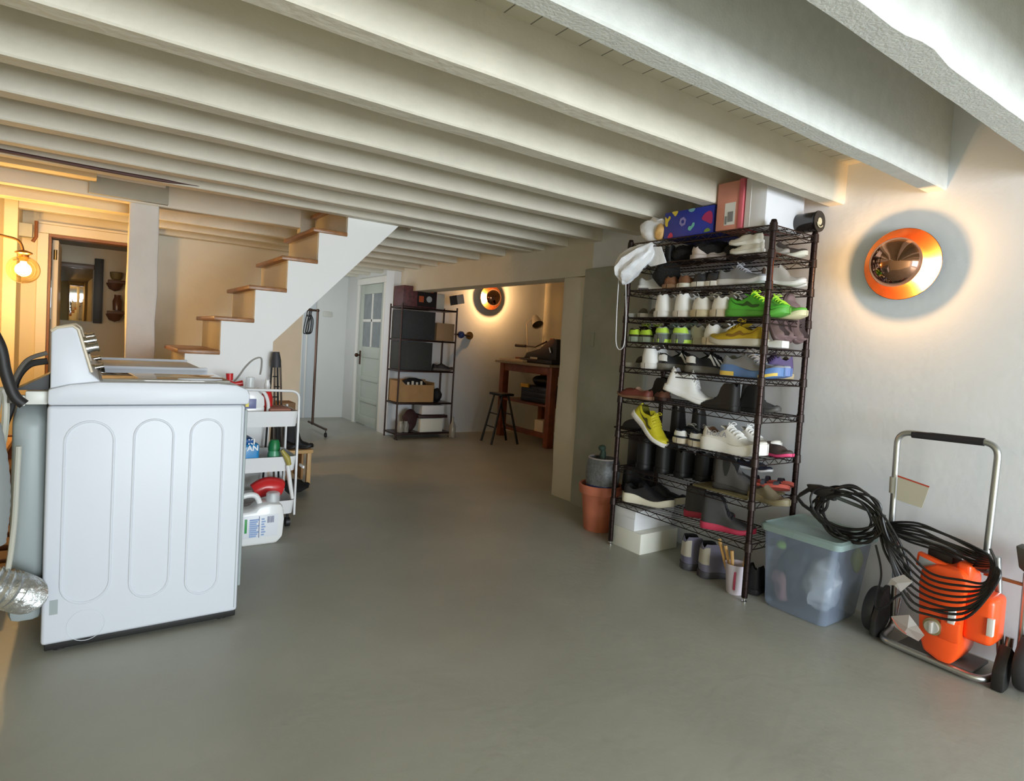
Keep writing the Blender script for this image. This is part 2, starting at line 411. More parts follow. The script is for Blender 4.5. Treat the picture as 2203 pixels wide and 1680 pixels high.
# ================================================================== STAIRS
m_wood = mat('tread_wood', '9a6b43', 0.35, noise=0.25, nscale=30, bump=0.05, bscale=60)
m_riser = mat('riser_gloss', 'd9cfb6', 0.18, spec=0.6, noise=0.03, nscale=5, bump=0.15, bscale=8)
m_str = mat('stringer_white', 'ececea', 0.55, noise=0.01, nscale=3, bump=0.04, bscale=18)
YS0, YS1 = 4.037, 4.765
RUN, RISE = 0.188, 0.2065; Xn = 0.451; Zt = 0.985   # first visible tread: nosing x, underside z
S = thing('staircase', 'white closed staircase with brown wooden treads climbing under the joists', 'stairs', (1.0, YS0, 0))
k0 = -4
def low(x): return 0.0 if x <= 0.9651 else 1.08+(x-0.965)*(1.94-1.08)/(1.776-0.965)
def stringer(name, y0, y1):
    mb = MB()
    for k in range(k0, 8):
        xa = Xn+0.02+k*RUN; xb = xa+RUN; top = min(Zt+k*RISE, ZC-.012)
        cuts = [xa]+([0.965] if xa < 0.965 < xb else [])+[xb]
        for i, (p, q) in enumerate(zip(cuts, cuts[1:])):
            lo_p = low(p+1e-3) if i else low(p); lo_q = low(q) 
            if lo_q >= top: 
                q = 0.965+(top-1.08)*(1.776-0.965)/(1.94-1.08); lo_q = top-.001
                if q <= p: continue
            mb.prism([(p, lo_p), (q, lo_q), (q, top), (p, top)], 'y', y0, y1)
    bmesh.ops.remove_doubles(mb.bm, verts=mb.bm.verts, dist=1e-5)
    return mb.build(name, m_str, S, False)
stringer('stringer', YS0, YS0+.03); stringer('stringer', YS1-.03, YS1)
for k in range(k0, 6):
    xx = Xn+k*RUN; zz = Zt+k*RISE
    if zz > 2.1: continue
    MB().box(xx-.022, xx+RUN+.02, YS0-.012, YS1, zz, zz+.027, .006).build('tread', m_wood, S)
    MB().box(xx+.018, xx+.036, YS0+.02, YS1-.02, zz-RISE+.027, zz).build('riser', m_riser, S, False)
MB().box(Xn+.018+6*RUN, Xn+.036+6*RUN, YS0+.02, YS1-.02, Zt+5*RISE+.027, ZC-.012).build('riser', m_riser, S, False)

# ================================================================== LAMPS
m_cop = mat('copper', 'e08a55', 0.22, 1.0, noise=0.05, nscale=12)
m_copd = mat('copper_polished', 'b98a70', 0.06, 1.0)
m_bulb = mat('bulb_glow', 'ffd9a0', 0.4, emit=60, ecol='ffc27a')
def point(name, loc, power, col, r, parent=None):
    l = bpy.data.lights.new(name, 'POINT'); l.energy = power; l.color = col; l.shadow_soft_size = r
    o = bpy.data.objects.new(name, l); COL.objects.link(o); o.location = loc
    if parent is not None: o.parent = parent; o.location = Vector(loc)-root_origin(parent)
    return o
def sconce(loc, nrm, rd, label, power):
    """wide copper dish on the wall, small dome in front of the bulb; nrm points into the room"""
    T = thing('wall_sconce', label, 'lamp', loc, 'round copper wall sconces')
    c = Vector(loc); M = Vector(nrm).to_track_quat('Z', 'Y').to_matrix().to_4x4(); k = rd/0.172
    def L(prof): return [(r*k, h*k) for r, h in prof]
    dish = L([(0.0, 0.020), (0.06, 0.020), (0.11, 0.025), (0.15, 0.035), (0.170, 0.044), (0.172, 0.046), (0.170, 0.0475), (0.148, 0.038), (0.108, 0.029), (0.06, 0.024), (0.0, 0.024)])
    MB().shell(dish, c, 'z', 48, M).build('dish', m_cop, T)
    dome = L([(0.0, 0.180), (0.033, 0.177), (0.065, 0.167), (0.092, 0.151), (0.110, 0.129), (0.117, 0.112), (0.1155, 0.112), (0.108, 0.128), (0.090, 0.149), (0.063, 0.164), (0.033, 0.174), (0.0, 0.177)])
    MB().shell(dome, c, 'z', 48, M).build('dome', m_copd, T)
    MB().lathe(L([(0.045, 0.0), (0.045, 0.026)]), c, 'z', 24, 0, M).build('wall_mount', mat('mount_black', '22201f', .5), T)
    MB().lathe(L([(0.006, 0.028), (0.006, 0.155)]), c, 'z', 10, 0, M).build('stem', m_cop, T)
    b = MB().ball(c+M @ Vector((0.0, 0, 0.115*k)), 0.013*k, u=12, v=8).build('bulb', m_bulb, T)
    n = Vector(nrm); side = M @ Vector((1, 0, 0)); 
    for a in range(3):
        q = M @ Vector((0.024*k*cos(a*2.1+.5), 0.024*k*sin(a*2.1+.5), 0.119*k))
        point('sconce_light', c+q, power/3, (1.0, 0.55, 0.22), 0.012, T)
    return T
p1 = atx(1936, 567, WX-.058)
sconce((WX, p1.y, p1.z), (-1, 0, 0), 0.160, 'glowing round copper sconce on the white wall right of the tall shoe rack', 9)
p2 = aty(1057, 640, 6.65)
sconce((p2.x, 6.70, p2.z), (0, -1, 0), 0.160, 'glowing round copper sconce inside the alcove above the workbench', 24)

# glass globe lamp on the left wall
m_brass = mat('aged_brass', '8b6238', 0.35, 1.0)
gc = aty(50, 580, 5.2)
G = thing('globe_lamp', 'clear amber glass globe lamp on a brass arm by the left doorway', 'lamp', (XL, 5.2, gc.z+.2))
pl = aty(8, 505, 5.2)
MB().cyl((XL, 5.2, pl.z), (XL+.012, 5.2, pl.z), .055, n=24).build('wall_plate', m_brass, G)
MB().tube(fillet([(XL+.01, 5.2, pl.z), (gc.x-.02, 5.2, pl.z-.02), (gc.x, 5.2, pl.z-.10)], .05, 6), .008, 10).build('arm', m_brass, G)
MB().lathe([(0.012, .0), (.045, -.012), (.05, -.02), (.03, -.03), (.022, -.075)], (gc.x, 5.2, pl.z-.085), 'z', 20).build('socket', m_brass, G)
rg = 0.135*5.2/5.0
rg = 0.5*(aty(88, 580, 5.2).x-aty(12, 580, 5.2).x)
m_globe = bpy.data.materials.new('globe_glass'); m_globe.use_nodes = True
nt = m_globe.node_tree; nt.nodes.clear()
go = nt.nodes.new('ShaderNodeOutputMaterial'); gt = nt.nodes.new('ShaderNodeBsdfTransparent'); gt.inputs[0].default_value = (1.0, 0.90, 0.66, 1)
gg = nt.nodes.new('ShaderNodeBsdfGlossy'); gg.inputs['Roughness'].default_value = 0.05; gg.inputs[0].default_value = (1, .93, .78, 1)
gl = nt.nodes.new('ShaderNodeLayerWeight'); gl.inputs[0].default_value = 0.35; gm = nt.nodes.new('ShaderNodeMixShader')
nt.links.new(gl.outputs['Facing'], gm.inputs[0]); nt.links.new(gt.outputs[0], gm.inputs[1]); nt.links.new(gg.outputs[0], gm.inputs[2]); nt.links.new(gm.outputs[0], go.inputs[0])
prof = [(rg*cos(a), rg*sin(a)) for a in [R_(t) for t in range(-90, 76, 8)]]
MB().shell(prof, gc, 'z', 32).build('glass_globe', m_globe, G)
MB().lathe([(0.0, -.055), (.02, -.045), (.028, -.02), (.02, .02), (.012, .045), (.0, .05)], gc+Vector((0, 0, .02)), 'z', 16).build('bulb', m_bulb, G)
point('globe_light', gc+Vector((0,0,-.0))+Vector((.0, 0, .0)), 40, (1.0, 0.66, 0.30), 0.05, G)
# junction box with conduit up on the left wall
p = aty(60, 490, 5.9)
J = thing('junction_box', 'small white electrical box under the joists beside the left doorway', 'box', (p.x-.03, 5.9, p.z))
MB().box(p.x-.06, p.x+.03, 5.86, 5.95, p.z-.07, p.z+.03, .006).build('box_body', m_conc, J)
MB().tube([(p.x+.05, 5.9, p.z+.06), (p.x+.05, 5.9, p.z-.06), (p.x+.03, 5.9, p.z-.10)], .012, 8).build('clamp', mat('rust', '7a4a28', .6), J)

# ================================================================== BATHROOM SEEN THROUGH THE LEFT DOORWAY
mir = mat('mirror_glass', 'eef0f0', 0.02, 1.0)
a = aty(104, 560, 7.98); b = aty(197, 692, 7.98)
MM = thing('wall_mirror', 'mirror in the bathroom reflecting the open garage door', 'mirror', (a.x, 7.98, b.z))
MB().box(a.x, b.x, 7.965, 7.975, b.z, a.z-.05, .002).build('mirror_pane', mir, MM)
MB().box(a.x-.01, b.x+.01, 7.955, 7.995, a.z-.05, a.z, .004).build('frame', mat('mirror_brown', '6b5440', .4), MM)
a = aty(204, 556, 7.97); b = aty(219, 696, 7.97)
meta(MB().box(a.x, b.x, 7.94, 7.99, b.z, a.z, .004).build('wall_panel', mat('panel_black', '2c2a25', .5)), 'tall narrow black panel on the bathroom wall beside the mirror', 'panel')
for (u, v, w, lab, cat) in ((232, 602, 262, 'small brown wall shelf with pot, upper of two in the bathroom', 's'), (230, 668, 262, 'small brown wall shelf with glass jar, lower of two in the bathroom', 's')):
    a = aty(u, v, 7.95); b = aty(w, v, 7.95)
    T = thing('wall_shelf', lab, 'shelf', (a.x, 7.95, a.z), 'little bathroom shelves')
    MB().box(a.x, b.x+.1, 7.86, 7.99, a.z-.035, a.z, .004).build('shelf_board', mat('dark_shelf', '5d3a26', .5), T)
    MB().lathe([(.0, -.12), (.05, -.10), (.075, -.05), (.08, -.035)], ((a.x+b.x)/2, 7.9, a.z), 'z', 16).build('bracket_bowl', mat('dark_shelf', '5d3a26', .5), T)
a = aty(250, 597, 7.93)
meta(MB().lathe([(.04, 0), (.055, .03), (.06, .075), (.05, .08)], (a.x, 7.93, aty(250, 602, 7.95).z+.001), 'z', 16).build('small_pot', mat('olive_pot', '7d6a3f', .6)), 'small olive pot on the upper bathroom shelf', 'pot')
a = aty(252, 660, 7.93)
meta(MB().lathe([(.04, 0), (.045, .10), (.03, .14), (.03, .17)], (a.x, 7.93, aty(250, 668, 7.95).z+.001), 'z', 16).build('glass_jar', mat('brown_jar', '6b4632', .2)), 'brown glass jar on the lower bathroom shelf', 'jar')

# ================================================================== WASHER AND DRYER
m_app = mat('appliance_white', 'd0d4dc', 0.42, spec=0.45)
m_apg = mat('appliance_grey', '9aa3a4', 0.45)
m_chr = mat('chrome', 'd8d8d8', 0.12, 1.0)
m_blk = mat('black_plastic', '1d1c1c', 0.5)
m_lid = mat('smoked_lid', '8f8a80', 0.05, spec=0.8, coat=0.5)
def washer(Y0, label, lid_glass, zoff=0.0):
    X0, X1, Z1 = -0.105, 0.512, 0.856
    T = thing('washing_machine' if lid_glass else 'clothes_dryer', label, 'washing machine' if lid_glass else 'dryer', (X0, Y0, 0))
    Y1 = Y0+0.665
    MB().box(X0, X1, Y0, Y1, 0.035, Z1-.002, .012, 3).build('cabinet', m_app, T)
    MB().box(X0+.01, X1-.004, Y0+.008, Y1-.008, 0.012, 0.05, .004).build('plinth', m_blk, T)
    MB().box(X1, X1+.011, Y0+.01, Y1-.01, .13, .835, .005).build('front_panel', m_apg, T)
    MB().box(X1-.014, X1-.011, Y0-.0008, Y0+.002, .05, Z1-.004).build('panel_seam', m_apg, T)
    for (fx, fy) in ((X0+.05, Y0+.05), (X1-.05, Y0+.05), (X0+.05, Y1-.05), (X1-.05, Y1-.05)):
        MB().cyl((fx, fy, 0), (fx, fy, .03), .022).build('foot', m_blk, T)
    # three pressed arches in the side panel
    mb = MB()
    for (xa, xb, za, zb) in ((-0.055, 0.085, 0.165, 0.80), (0.145, 0.268, 0.15, 0.803), (0.325, 0.435, 0.13, 0.80)):
        r = (xb-xa)/2; xm = (xa+xb)/2
        pts = arc((xm, Y0, zb-r), r, pi, 0, 14, (1, 0, 0), (0, 0, 1))+arc((xm, Y0, za+r), r, 0, -pi, 14, (1, 0, 0), (0, 0, 1))
        mb.tube(pts, .0042, 8, closed=True)
    mb.tube(arc((0.02, Y0, .085), .055, 0, 2*pi, 28, (1, 0, 0), (0, 0, 1))[:-1], .0012, 5, closed=True)
    mb.build('pressed_arches', m_app, T)
    MB().box(X0+.022, X0+.045, Y0-.0015, Y0+.002, .14, .19).build('badge', m_apg, T)
    # deck: soft rounded top, lifted towards the control console
    prof = [(X0, Z1), (X1+.012, Z1), (X1+.016, Z1+.035), (X1+.004, Z1+.060), (X1-.035, Z1+.076), (X1-.10, Z1+.082), (X0+.14, Z1+.082), (X0+.06, Z1+.072), (X0, Z1+.055)]
    MB().prism(prof, 'y', Y0-.006, Y1+.006, .010).build('top_deck', m_app, T)
    zt = Z1+.0805
    L = MB().box(X0+.15, X1-.05, Y0+.05, Y1-.04, zt-.004, zt+.008, .003).build('lid', m_lid if lid_glass else m_app, T)
    MB().box(X0+.15, X1-.05, Y1-.055, Y1-.035, zt+.004, zt+.02, .002).build('lid_trim', m_app, L)
    pts = [Vector((0.36+.075*cos(t), Y0+.075+.02*sin(t), zt+.009)) for t in [2*pi*k/24 for k in range(24)]]
    if lid_glass: MB().tube(pts, .003, 6, closed=True).build('lid_pull', m_app, L)
    # console
    cp = [(X0+.006, Z1+.03), (X0+.004, Z1+.245), (X0+.02, Z1+.258), (X0+.062, Z1+.268), (X0+.078, Z1+.255), (X0+.115, Z1+.11), (X0+.15, Z1+.078), (X0+.12, Z1+.04)]
    K = MB().prism(cp, 'y', Y0+.012, Y1-.012, .006).build('control_console', m_app, T)
    cb = [(a+(.004 if i in (4, 5) else 0), b+.003) for i, (a, b) in enumerate(cp[1:6])]
    mb = MB().tube([(a, Y0+.012, b) for a, b in cb], .005, 6); mb.build('console_trim', mat('trim_tan', 'c9bba2', .4), K)
    MB().poly([(X0+.0815, Y0+.03, Z1+.25), (X0+.0815, Y1-.03, Z1+.25), (X0+.118, Y1-.03, Z1+.112), (X0+.118, Y0+.03, Z1+.112)], [(0, 1, 2, 3)]).build('control_fascia', mat('fascia_grey', 'b5b4ac', .3), K)
    d = Vector((.14, 0, .036)).normalized()
    for (yy, h, r) in ((Y0+.10, .19, .019), (Y0+.24, .21, .016), (Y0+.56, .09, .015)):
        q = Vector((X0+.081+(.25-h)*.265, yy, Z1+h))
        MB().cyl(q, q+d*.012, r*1.2, r*1.1, 20).cyl(q+d*.012, q+d*.036, r*.85, r*.8, 20).cyl(q+d*.036, q+d*.042, r, r*.9, 20).build('knob', m_chr, K)
    return T, X0, X1, Y1, Z1
T, X0, X1, Y1, Z1 = washer(2.525, 'white top-loading washer nearest the camera with arched side panel and chrome knobs', True)
# service cover bulging from the back
mb = MB()
prof = [(2.585, .10), (2.585, .80), (2.66, .855), (3.05, .855), (3.13, .80), (3.13, .10)]
mb.prism(prof, 'x', X0-.095, X0+.002, .03); mb.build('rear_cover', m_apg, T)
MB().box(X0-.06, X0, 2.56, 2.60, .855, .90, .004).box(X0-.085, X0-.06, 2.565, 2.595, .85, .885, .003).build('inlet_valve', mat('valve_white', 'd9dad4', .4), T)
MB().prism([(X0-.09, .90), (X0, .955), (X0, .90)], 'y', 2.60, 2.75).build('rear_bracket', m_blk, T)
def hose(name, pts, r, m, parent): return MB().tube(spline(pts, 8), r, 8).build(name, m, parent)
m_rub = mat('rubber_black', '1f1d1d', .55); m_hg = mat('hose_grey', '5a554f', .5); m_hcl = mat('hose_clear', 'b9b7aa', .3)
hose('power_cord', [(X0-.005, 2.56, 1.03), (X0-.06, 2.56, 1.00), (X0-.095, 2.57, .92), (X0-.10, 2.57, .86)], .007, m_hg, T)
hose('inlet_hose', [(X0-.005, 2.60, 1.00), (X0-.055, 2.60, .985), (X0-.088, 2.62, .93), (X0-.10, 2.64, .84), (X0-.13, 2.66, .72), (X0-.16, 2.7, .5), (X0-.155, 2.7, .36)], .011, m_rub, T)
T2, *_ = washer(3.235, 'white clothes dryer behind the near washer, only its top and lid edge showing', False)

# hoses and duct on the left edge
def P(x, y, Y): return aty(x, y, Y)
H1 = meta(MB().tube(spline([P(-30, 690, 2.45), P(0, 745, 2.45), P(12, 800, 2.45), P(30, 850, 2.45), P(52, 870, 2.45)], 8), [.016]*33, 10).build('drain_hose', m_rub), 'thick black drain hose curving in from the left edge', 'hose')
H2 = meta(MB().tube(spline([P(-25, 1000, 2.6), P(-6, 870, 2.6), P(6, 838, 2.6), P(13, 870, 2.6), P(6, 950, 2.6), P(-20, 1010, 2.6)], 8), .011, 8).build('water_hose', m_hcl), 'thin tan water hose looping behind the washer at the left edge', 'hose')
H3 = meta(MB().tube(spline([P(40, 960, 2.45), P(35, 1050, 2.45), P(30, 1130, 2.45), P(18, 1220, 2.45), P(2, 1262, 2.45)], 8), .008, 8).build('clear_hose', m_hcl), 'clear plastic hose hanging down behind the washer', 'hose')
mb = MB(); pts = spline([P(-40, 850, 2.35), P(-32, 950, 2.35), P(-28, 1080, 2.35), P(-38, 1170, 2.35)], 12)
mb.tube(pts, [.02+.035*sin(min(1, i/len(pts)*1.6)*pi/2)+.0015*(i % 2) for i in range(len(pts))], 14); meta(mb.build('vent_sleeve', mat('sleeve_grey', '8b8f8e', .5)), 'grey fabric vent sleeve hanging at the left edge', 'duct')
mb = MB(); pts = spline([P(82, 1284, 2.60), P(60, 1281, 2.53), P(20, 1268, 2.45), P(-60, 1250, 2.45)], 16)
pts[-1]
mb.tube(pts, [.058+(.004 if i % 2 else -.004)-(.034*(1-i/18) if i < 18 else 0) for i in range(len(pts))], 20)
meta(mb.build('dryer_duct', mat('foil_duct', 'c9cbca', .25, .85, bump=.6, bscale=40)), 'crinkled silver foil duct on the floor at the left edge', 'duct')
# timber pallet and boards behind the machines
pw = mat('pallet_wood', '8c5a38', .6, noise=.3, nscale=12); pw2 = mat('pale_lumber', 'c89a66', .55, noise=.15, nscale=14)
Tp = thing('wooden_pallet', 'brown wooden pallet on the floor behind the washer', 'pallet', (-.5, 3.1, 0))
for yy in (3.05, 3.45, 3.85): MB().box(-.515, -.24, yy, yy+.09, 0, .12, .003).build('bearer', pw, Tp)
for yy in (3.03, 3.2, 3.4, 3.6, 3.8): MB().box(-.515, -.24, yy, yy+.12, .121, .14, .003).build('deck_board', pw, Tp)
Ts = thing('step_shelf', 'low brown wooden step rack against the left wall', 'rack', (-.5, 4.0, 0))
for zz in (.22, .36): MB().box(-.518, -.36, 4.1, 4.9, zz, zz+.03, .003).build('shelf_board', pw2, Ts)
for yy in (4.12, 4.85): MB().box(-.50, -.46, yy, yy+.03, 0, .40, .003).box(-.40, -.37, yy, yy+.03, 0, .40, .003).build('upright', pw, Ts)

# ================================================================== SHOE RACK
RX0, RX1, RY0, RY1 = 2.59, 2.95, 1.655, 2.56
SZ = [1.787, 1.662, 1.516, 1.358, 1.215, 1.065, 0.887, 0.682, 0.478, 0.278]
m_rack = mat('rack_bronze', '2f2220', 0.32, 0.7)
m_rackw = mat('rack_wire', '332825', 0.4, 0.6)
RK = thing('shoe_rack', 'tall dark bronze wire shoe rack with ten shelves against the white wall', 'shelving', ((RX0+RX1)/2, (RY0+RY1)/2, 0))
for (x, y) in ((RX0, RY0), (RX0, RY1), (RX1, RY0), (RX1, RY1)):
    prof = [(.0145, .022)]
    z = .03
    while z < 1.79: prof += [(.0145, z), (.0133, z+.001), (.0133, z+.002), (.0145, z+.003)]; z += .0254*1.5
    prof += [(.0145, 1.80), (.011, 1.808)]
    p = MB().lathe(prof, (x, y, 0), 'z', 12).build('post', m_rack, RK)
    MB().lathe([(.012, 0), (.012, .006), (.006, .008), (.006, .022)], (x, y, 0), 'z', 12).build('levelling_foot', m_chr, p)
for z in SZ:
    mb = MB()
    for dz, r in ((0, .0032), (-.027, .0028)):
        for a, b in (((RX0, RY0), (RX0, RY1)), ((RX1, RY0), (RX1, RY1)), ((RX0, RY0), (RX1, RY0)), ((RX0, RY1), (RX1, RY1))):
            mb.cyl((a[0], a[1], z+dz-.004), (b[0], b[1], z+dz-.004), r, n=6)
    for x in (RX0, RX1):
        n = 22
        pts = [(x, RY0+(RY1-RY0)*i/n, z-.004-(.027 if i % 2 else 0)) for i in range(n+1)]
        mb.tube(pts, .0018, 4)
    for y in (RY0, RY1):
        n = 9
        pts = [(RX0+(RX1-RX0)*i/n, y, z-.004-(.027 if i % 2 else 0)) for i in range(n+1)]
        mb.tube(pts, .0018, 4)
    ny = 36
    for i in range(1, ny): 
        y = RY0+(RY1-RY0)*i/ny; mb.cyl((RX0, y, z-.002), (RX1, y, z-.002), .0015, n=4)
    for x in (RX0+.12, RX0+.24): mb.cyl((x, RY0, z-.006), (x, RY1, z-.006), .0025, n=5)
    for (x, y) in ((RX0, RY0), (RX0, RY1), (RX1, RY0), (RX1, RY1)):
        mb.lathe([(.0148, -.035), (.0195, -.033), (.0175, .006), (.0148, .008)], (x, y, z), 'z', 12)
    mb.build('wire_shelf', m_rackw, RK, True, 30)

# ================================================================== SHOES
def shoe_surf(sp):
    Lh, w0, hc, ht, toe = sp['L'], sp['W'], sp['hc'], sp['ht'], sp.get('toe', .052)
    th, tt = sp['sole']
    wt = [(0, 0)]
    def width(s):
        if s < .13: return .90*max(0, 1-abs((s-.13)/.13)**2.4)**.42
        if s < .72: return interp([(.13, .90), (.38, .80), (.60, .98), (.72, 1.0)], s)
        return max(0, 1-((s-.72)/.28)**2.3)**.5
    shaft = sp.get('shaft', 0)
    if shaft: prof = [(0, hc), (.30, hc), (.40, hc*.93), (.47, hc*.60 if shaft > 1 else hc*.8), (.56, .085), (.7, .068), (.88, toe), (1, .03)]
    else: prof = [(0, hc), (.08, hc*1.0), (.20, hc*.80), (.32, hc*.84), (.40, ht), (.52, ht*.80), (.68, .064), (.86, toe), (1, .028)]
    o1 = sp.get('open', .36)
    def z0(s): return .016*sstep(.72, 1.0, s)
    def zs(s): return z0(s)+th+(tt-th)*sstep(.25, .7, s)
    def surf(s, u, off=0.0):
        wu = w0/2*width(s)*.95; zt = zs(s); hh = max(zt+.012, interp(prof, s)*1.0)
        hh = zt+.010+(hh-zt)*max(.0, min(1, (1-s)/.10))**.5 if s > .90 else hh
        au = abs(u); sg = 1 if u >= 0 else -1
        th_ = pi/2*(1-au)
        yc = cos(th_)**.62*wu*(1-.10*sin(th_)); zc = sin(th_)**.75
        if au >= .5: f = (1-au)/.5; yo = wu*(1-.32*f**1.5 if not shaft else 1-.14*f); zo = f
        else: f = au/.5; yo = wu*.66*f; zo = 1-(1-f)**.6*.62
        if s < .34:
            hb = 1-sstep(.2, .34, s); kt = .38 if not shaft else .16; yh = wu*(1-kt*((1-au)/.5)**1.4) if au >= .5 else wu*(1-kt)*au/.5; zh = zo*(1-.16*zo**4) if au >= .5 else .84+.20*(1-au/.5)**.8
            yc = yc*(1-hb)+yh*hb; zc = zc*(1-hb)+zh*hb
        o = sstep(.015, .05, s)*(1-sstep(o1, o1+.07, s))
        y = sg*(yc*(1-o)+yo*o); z = zt+(hh-zt)*(zc*(1-o)+zo*o)
        x = s*Lh
        if s < .25: x += sp.get('lean', .006)*(z-zt)/max(.05, hh-zt)*(1-s/.25)+ (.004*(1-s/.25) if z-zt < .02 else 0)
        if shaft and s < .5: pass
        n = Vector((0, sg, .25)).normalized()
        return Vector((x, y, z))+n*off
    return surf, width, z0, zs, o1
def st(N): return [0.5-0.5*cos(pi*i/N) for i in range(N+1)]
SH = {}
def M_(c, rough=.6, **k): return mat('shoe_'+c+str(int(rough*100)), c, rough, **k)
def make_shoe(kind, cols, deco=()):
    """cols: upper, sole, lace, lining, accent. toe towards +x, heel at the origin"""
    sp = dict(SPEC[kind]); key = (kind, tuple(cols), deco)
    if key in SH: return SH[key]
    up_, so_, la_, li_, ac_ = cols
    surf, width, z0, zs, o1 = shoe_surf(sp); S_ = st(20); U = [-1, -.93, -.84, -.74, -.64, -.56, -.5, -.44, -.3, -.12, 0, .12, .3, .44, .5, .56, .64, .74, .84, .93, 1]
    res = []
    # upper + lining
    def grid(sel):
        mb = MB(); V = {}
        def g(i, j):
            if (i, j) not in V: V[(i, j)] = mb.bm.verts.new(surf(S_[i], U[j]))
            return V[(i, j)]
        for i in range(len(S_)-1):
            for j in range(len(U)-1):
                inner = abs((U[j]+U[j+1])/2) < .5 and .02 < (S_[i]+S_[i+1])/2 < o1+.03
                if inner == sel:
                    try: mb.bm.faces.new([g(i, j), g(i+1, j), g(i+1, j+1), g(i, j+1)])
                    except ValueError: pass
        bmesh.ops.remove_doubles(mb.bm, verts=mb.bm.verts, dist=1e-4)
        return mb
    res.append(('upper', grid(False), M_(up_, sp.get('rough', .6))))
    res.append(('lining', grid(True), M_(li_, .9)))
    # sole
    mb = MB(); w0 = sp['W']; Lh = sp['L']; rings = []
    for s in S_:
        w = w0/2*width(s)*1.03+.0015; a, b = z0(s), zs(s)+.004; x = s*(Lh+.008)-.003; hh = b-a
        if sp.get('chunky'): b += .006*sin(s*9)
        rings.append([mb.bm.verts.new((x, y, z)) for y, z in ((-w*.9, a), (-w, a+hh*.25), (-w*1.0, a+hh*.8), (-w*.93, b), (w*.93, b), (w*1.0, a+hh*.8), (w, a+hh*.25), (w*.9, a))])
    for A, B in zip(rings, rings[1:]):
        for k in range(8): mb.bm.faces.new([A[k], A[(k+1) % 8], B[(k+1) % 8], B[k]])
    bmesh.ops.remove_doubles(mb.bm, verts=mb.bm.verts, dist=1e-4)
    res.append(('sole', mb, M_(so_, .55)))
    # tongue and laces
    if la_:
        mb = MB()
        s0 = o1-.01; top = surf(.40, 0).z
        for k in range(2):
            pass
        ys = .020
        pts = [(o1*Lh-.012, -ys, top+.012), (o1*Lh-.012, ys, top+.012), (o1*Lh+.03, ys*1.05, top-.004), (o1*Lh+.03, -ys*1.05, top-.004),
               (o1*Lh-.018, -ys, top+.010), (o1*Lh-.018, ys, top+.010), (o1*Lh+.02, ys*1.05, top-.012), (o1*Lh+.02, -ys*1.05, top-.012)]
        mb.poly(pts, [(0, 1, 2, 3), (7, 6, 5, 4), (0, 4, 5, 1), (1, 5, 6, 2), (3, 7, 4, 0)])
        res.append(('tongue', mb, M_(up_, sp.get('rough', .6))))
        mb = MB(); nl = sp.get('laces', 5)
        for k in range(nl):
            s = .43+.20*k/(nl-1) if not sp.get('shaft') else .40+.18*k/(nl-1)
            a = [surf(s+.004*abs(t), t*.42, .0)+Vector((0, 0, .003)) for t in (-1, -.6, -.2, .2, .6, 1)]
            mb.tube(a, .0028, 5)
            if k < nl-1:
                b = [surf(s+.20/(nl-1)*(t+1)/2, t*.40)+Vector((0, 0, .004)) for t in (-1, -.4, .4, 1)]; mb.tube(b, .0022, 5)
        # a bow
        c = surf(.42, 0)+Vector((0, 0, .006))
        for sg in (-1, 1):
            mb.tube(spline([c, c+Vector((.004, sg*.02, .010)), c+Vector((.012, sg*.034, .002)), c+Vector((.010, sg*.016, -.001)), c], 4), .002, 5)
        res.append(('laces', mb, M_(la_, .7)))
    if 'swoosh' in deco:
        mb = MB()
        T_ = 16
        ctrl = [(.08, .60, .006), (.20, .66, .020), (.32, .75, .040), (.42, .83, .058), (.50, .86, .060), (.56, .82, .045), (.60, .74, .022), (.61, .68, .004)]
        for sg in (-1, 1):
            A = []; B = []; q = spline([Vector((c[0], c[1], c[2])) for c in ctrl], 4)
            for i, c in enumerate(q):
                d = (q[min(i+1, len(q)-1)]-q[max(i-1, 0)]); nrm = Vector((-d.y*.285/.12, d.x, 0)); nrm = Vector((-d.y, d.x*1.0, 0)).normalized()
                a1 = c+nrm*c.z; a2 = c-nrm*c.z
                A.append(mb.bm.verts.new(surf(a1.x, sg*min(.97, max(.51, a1.y)), .0018))); B.append(mb.bm.verts.new(surf(a2.x, sg*min(.97, max(.51, a2.y)), .0018)))
            for i in range(len(A)-1): mb.bm.faces.new([A[i], A[i+1], B[i+1], B[i]])
        res.append(('side_mark', mb, M_(ac_, .5)))
    if 'stripes' in deco:
        mb = MB()
        for sg in (-1, 1):
            for k in range(3):
                s1 = .34+.085*k; n = 5
                A = [mb.bm.verts.new(surf(s1+.10*i/n, sg*(.56+.38*i/n), .0018)) for i in range(n+1)]; B = [mb.bm.verts.new(surf(s1+.045+.10*i/n, sg*(.56+.38*i/n), .0018)) for i in range(n+1)]
                for i in range(n): mb.bm.faces.new([A[i], A[i+1], B[i+1], B[i]])
        res.append(('side_stripes', mb, M_(ac_, .5)))
    if 'heeltab' in deco:
        mb = MB(); us = [-.74, -.62, -.52]; ss = [.09, .04, .015, .003]
        # patch wrapping round the heel
        row = []
        for hfr in (.56, .66, .76, .86):
            r = []
            for (s, sg) in [(.13, -1), (.08, -1), (.04, -1), (.015, -1), (.002, -1), (.002, 1), (.015, 1), (.04, 1), (.08, 1), (.13, 1)]:
                p = surf(s, sg*hfr, .0012); p.x -= .0018; r.append(mb.bm.verts.new(p))
            row.append(r)
        for A, B in zip(row, row[1:]):
            for k in range(9): mb.bm.faces.new([A[k], A[k+1], B[k+1], B[k]])
        res.append(('heel_tab', mb, M_(ac_, .5)))
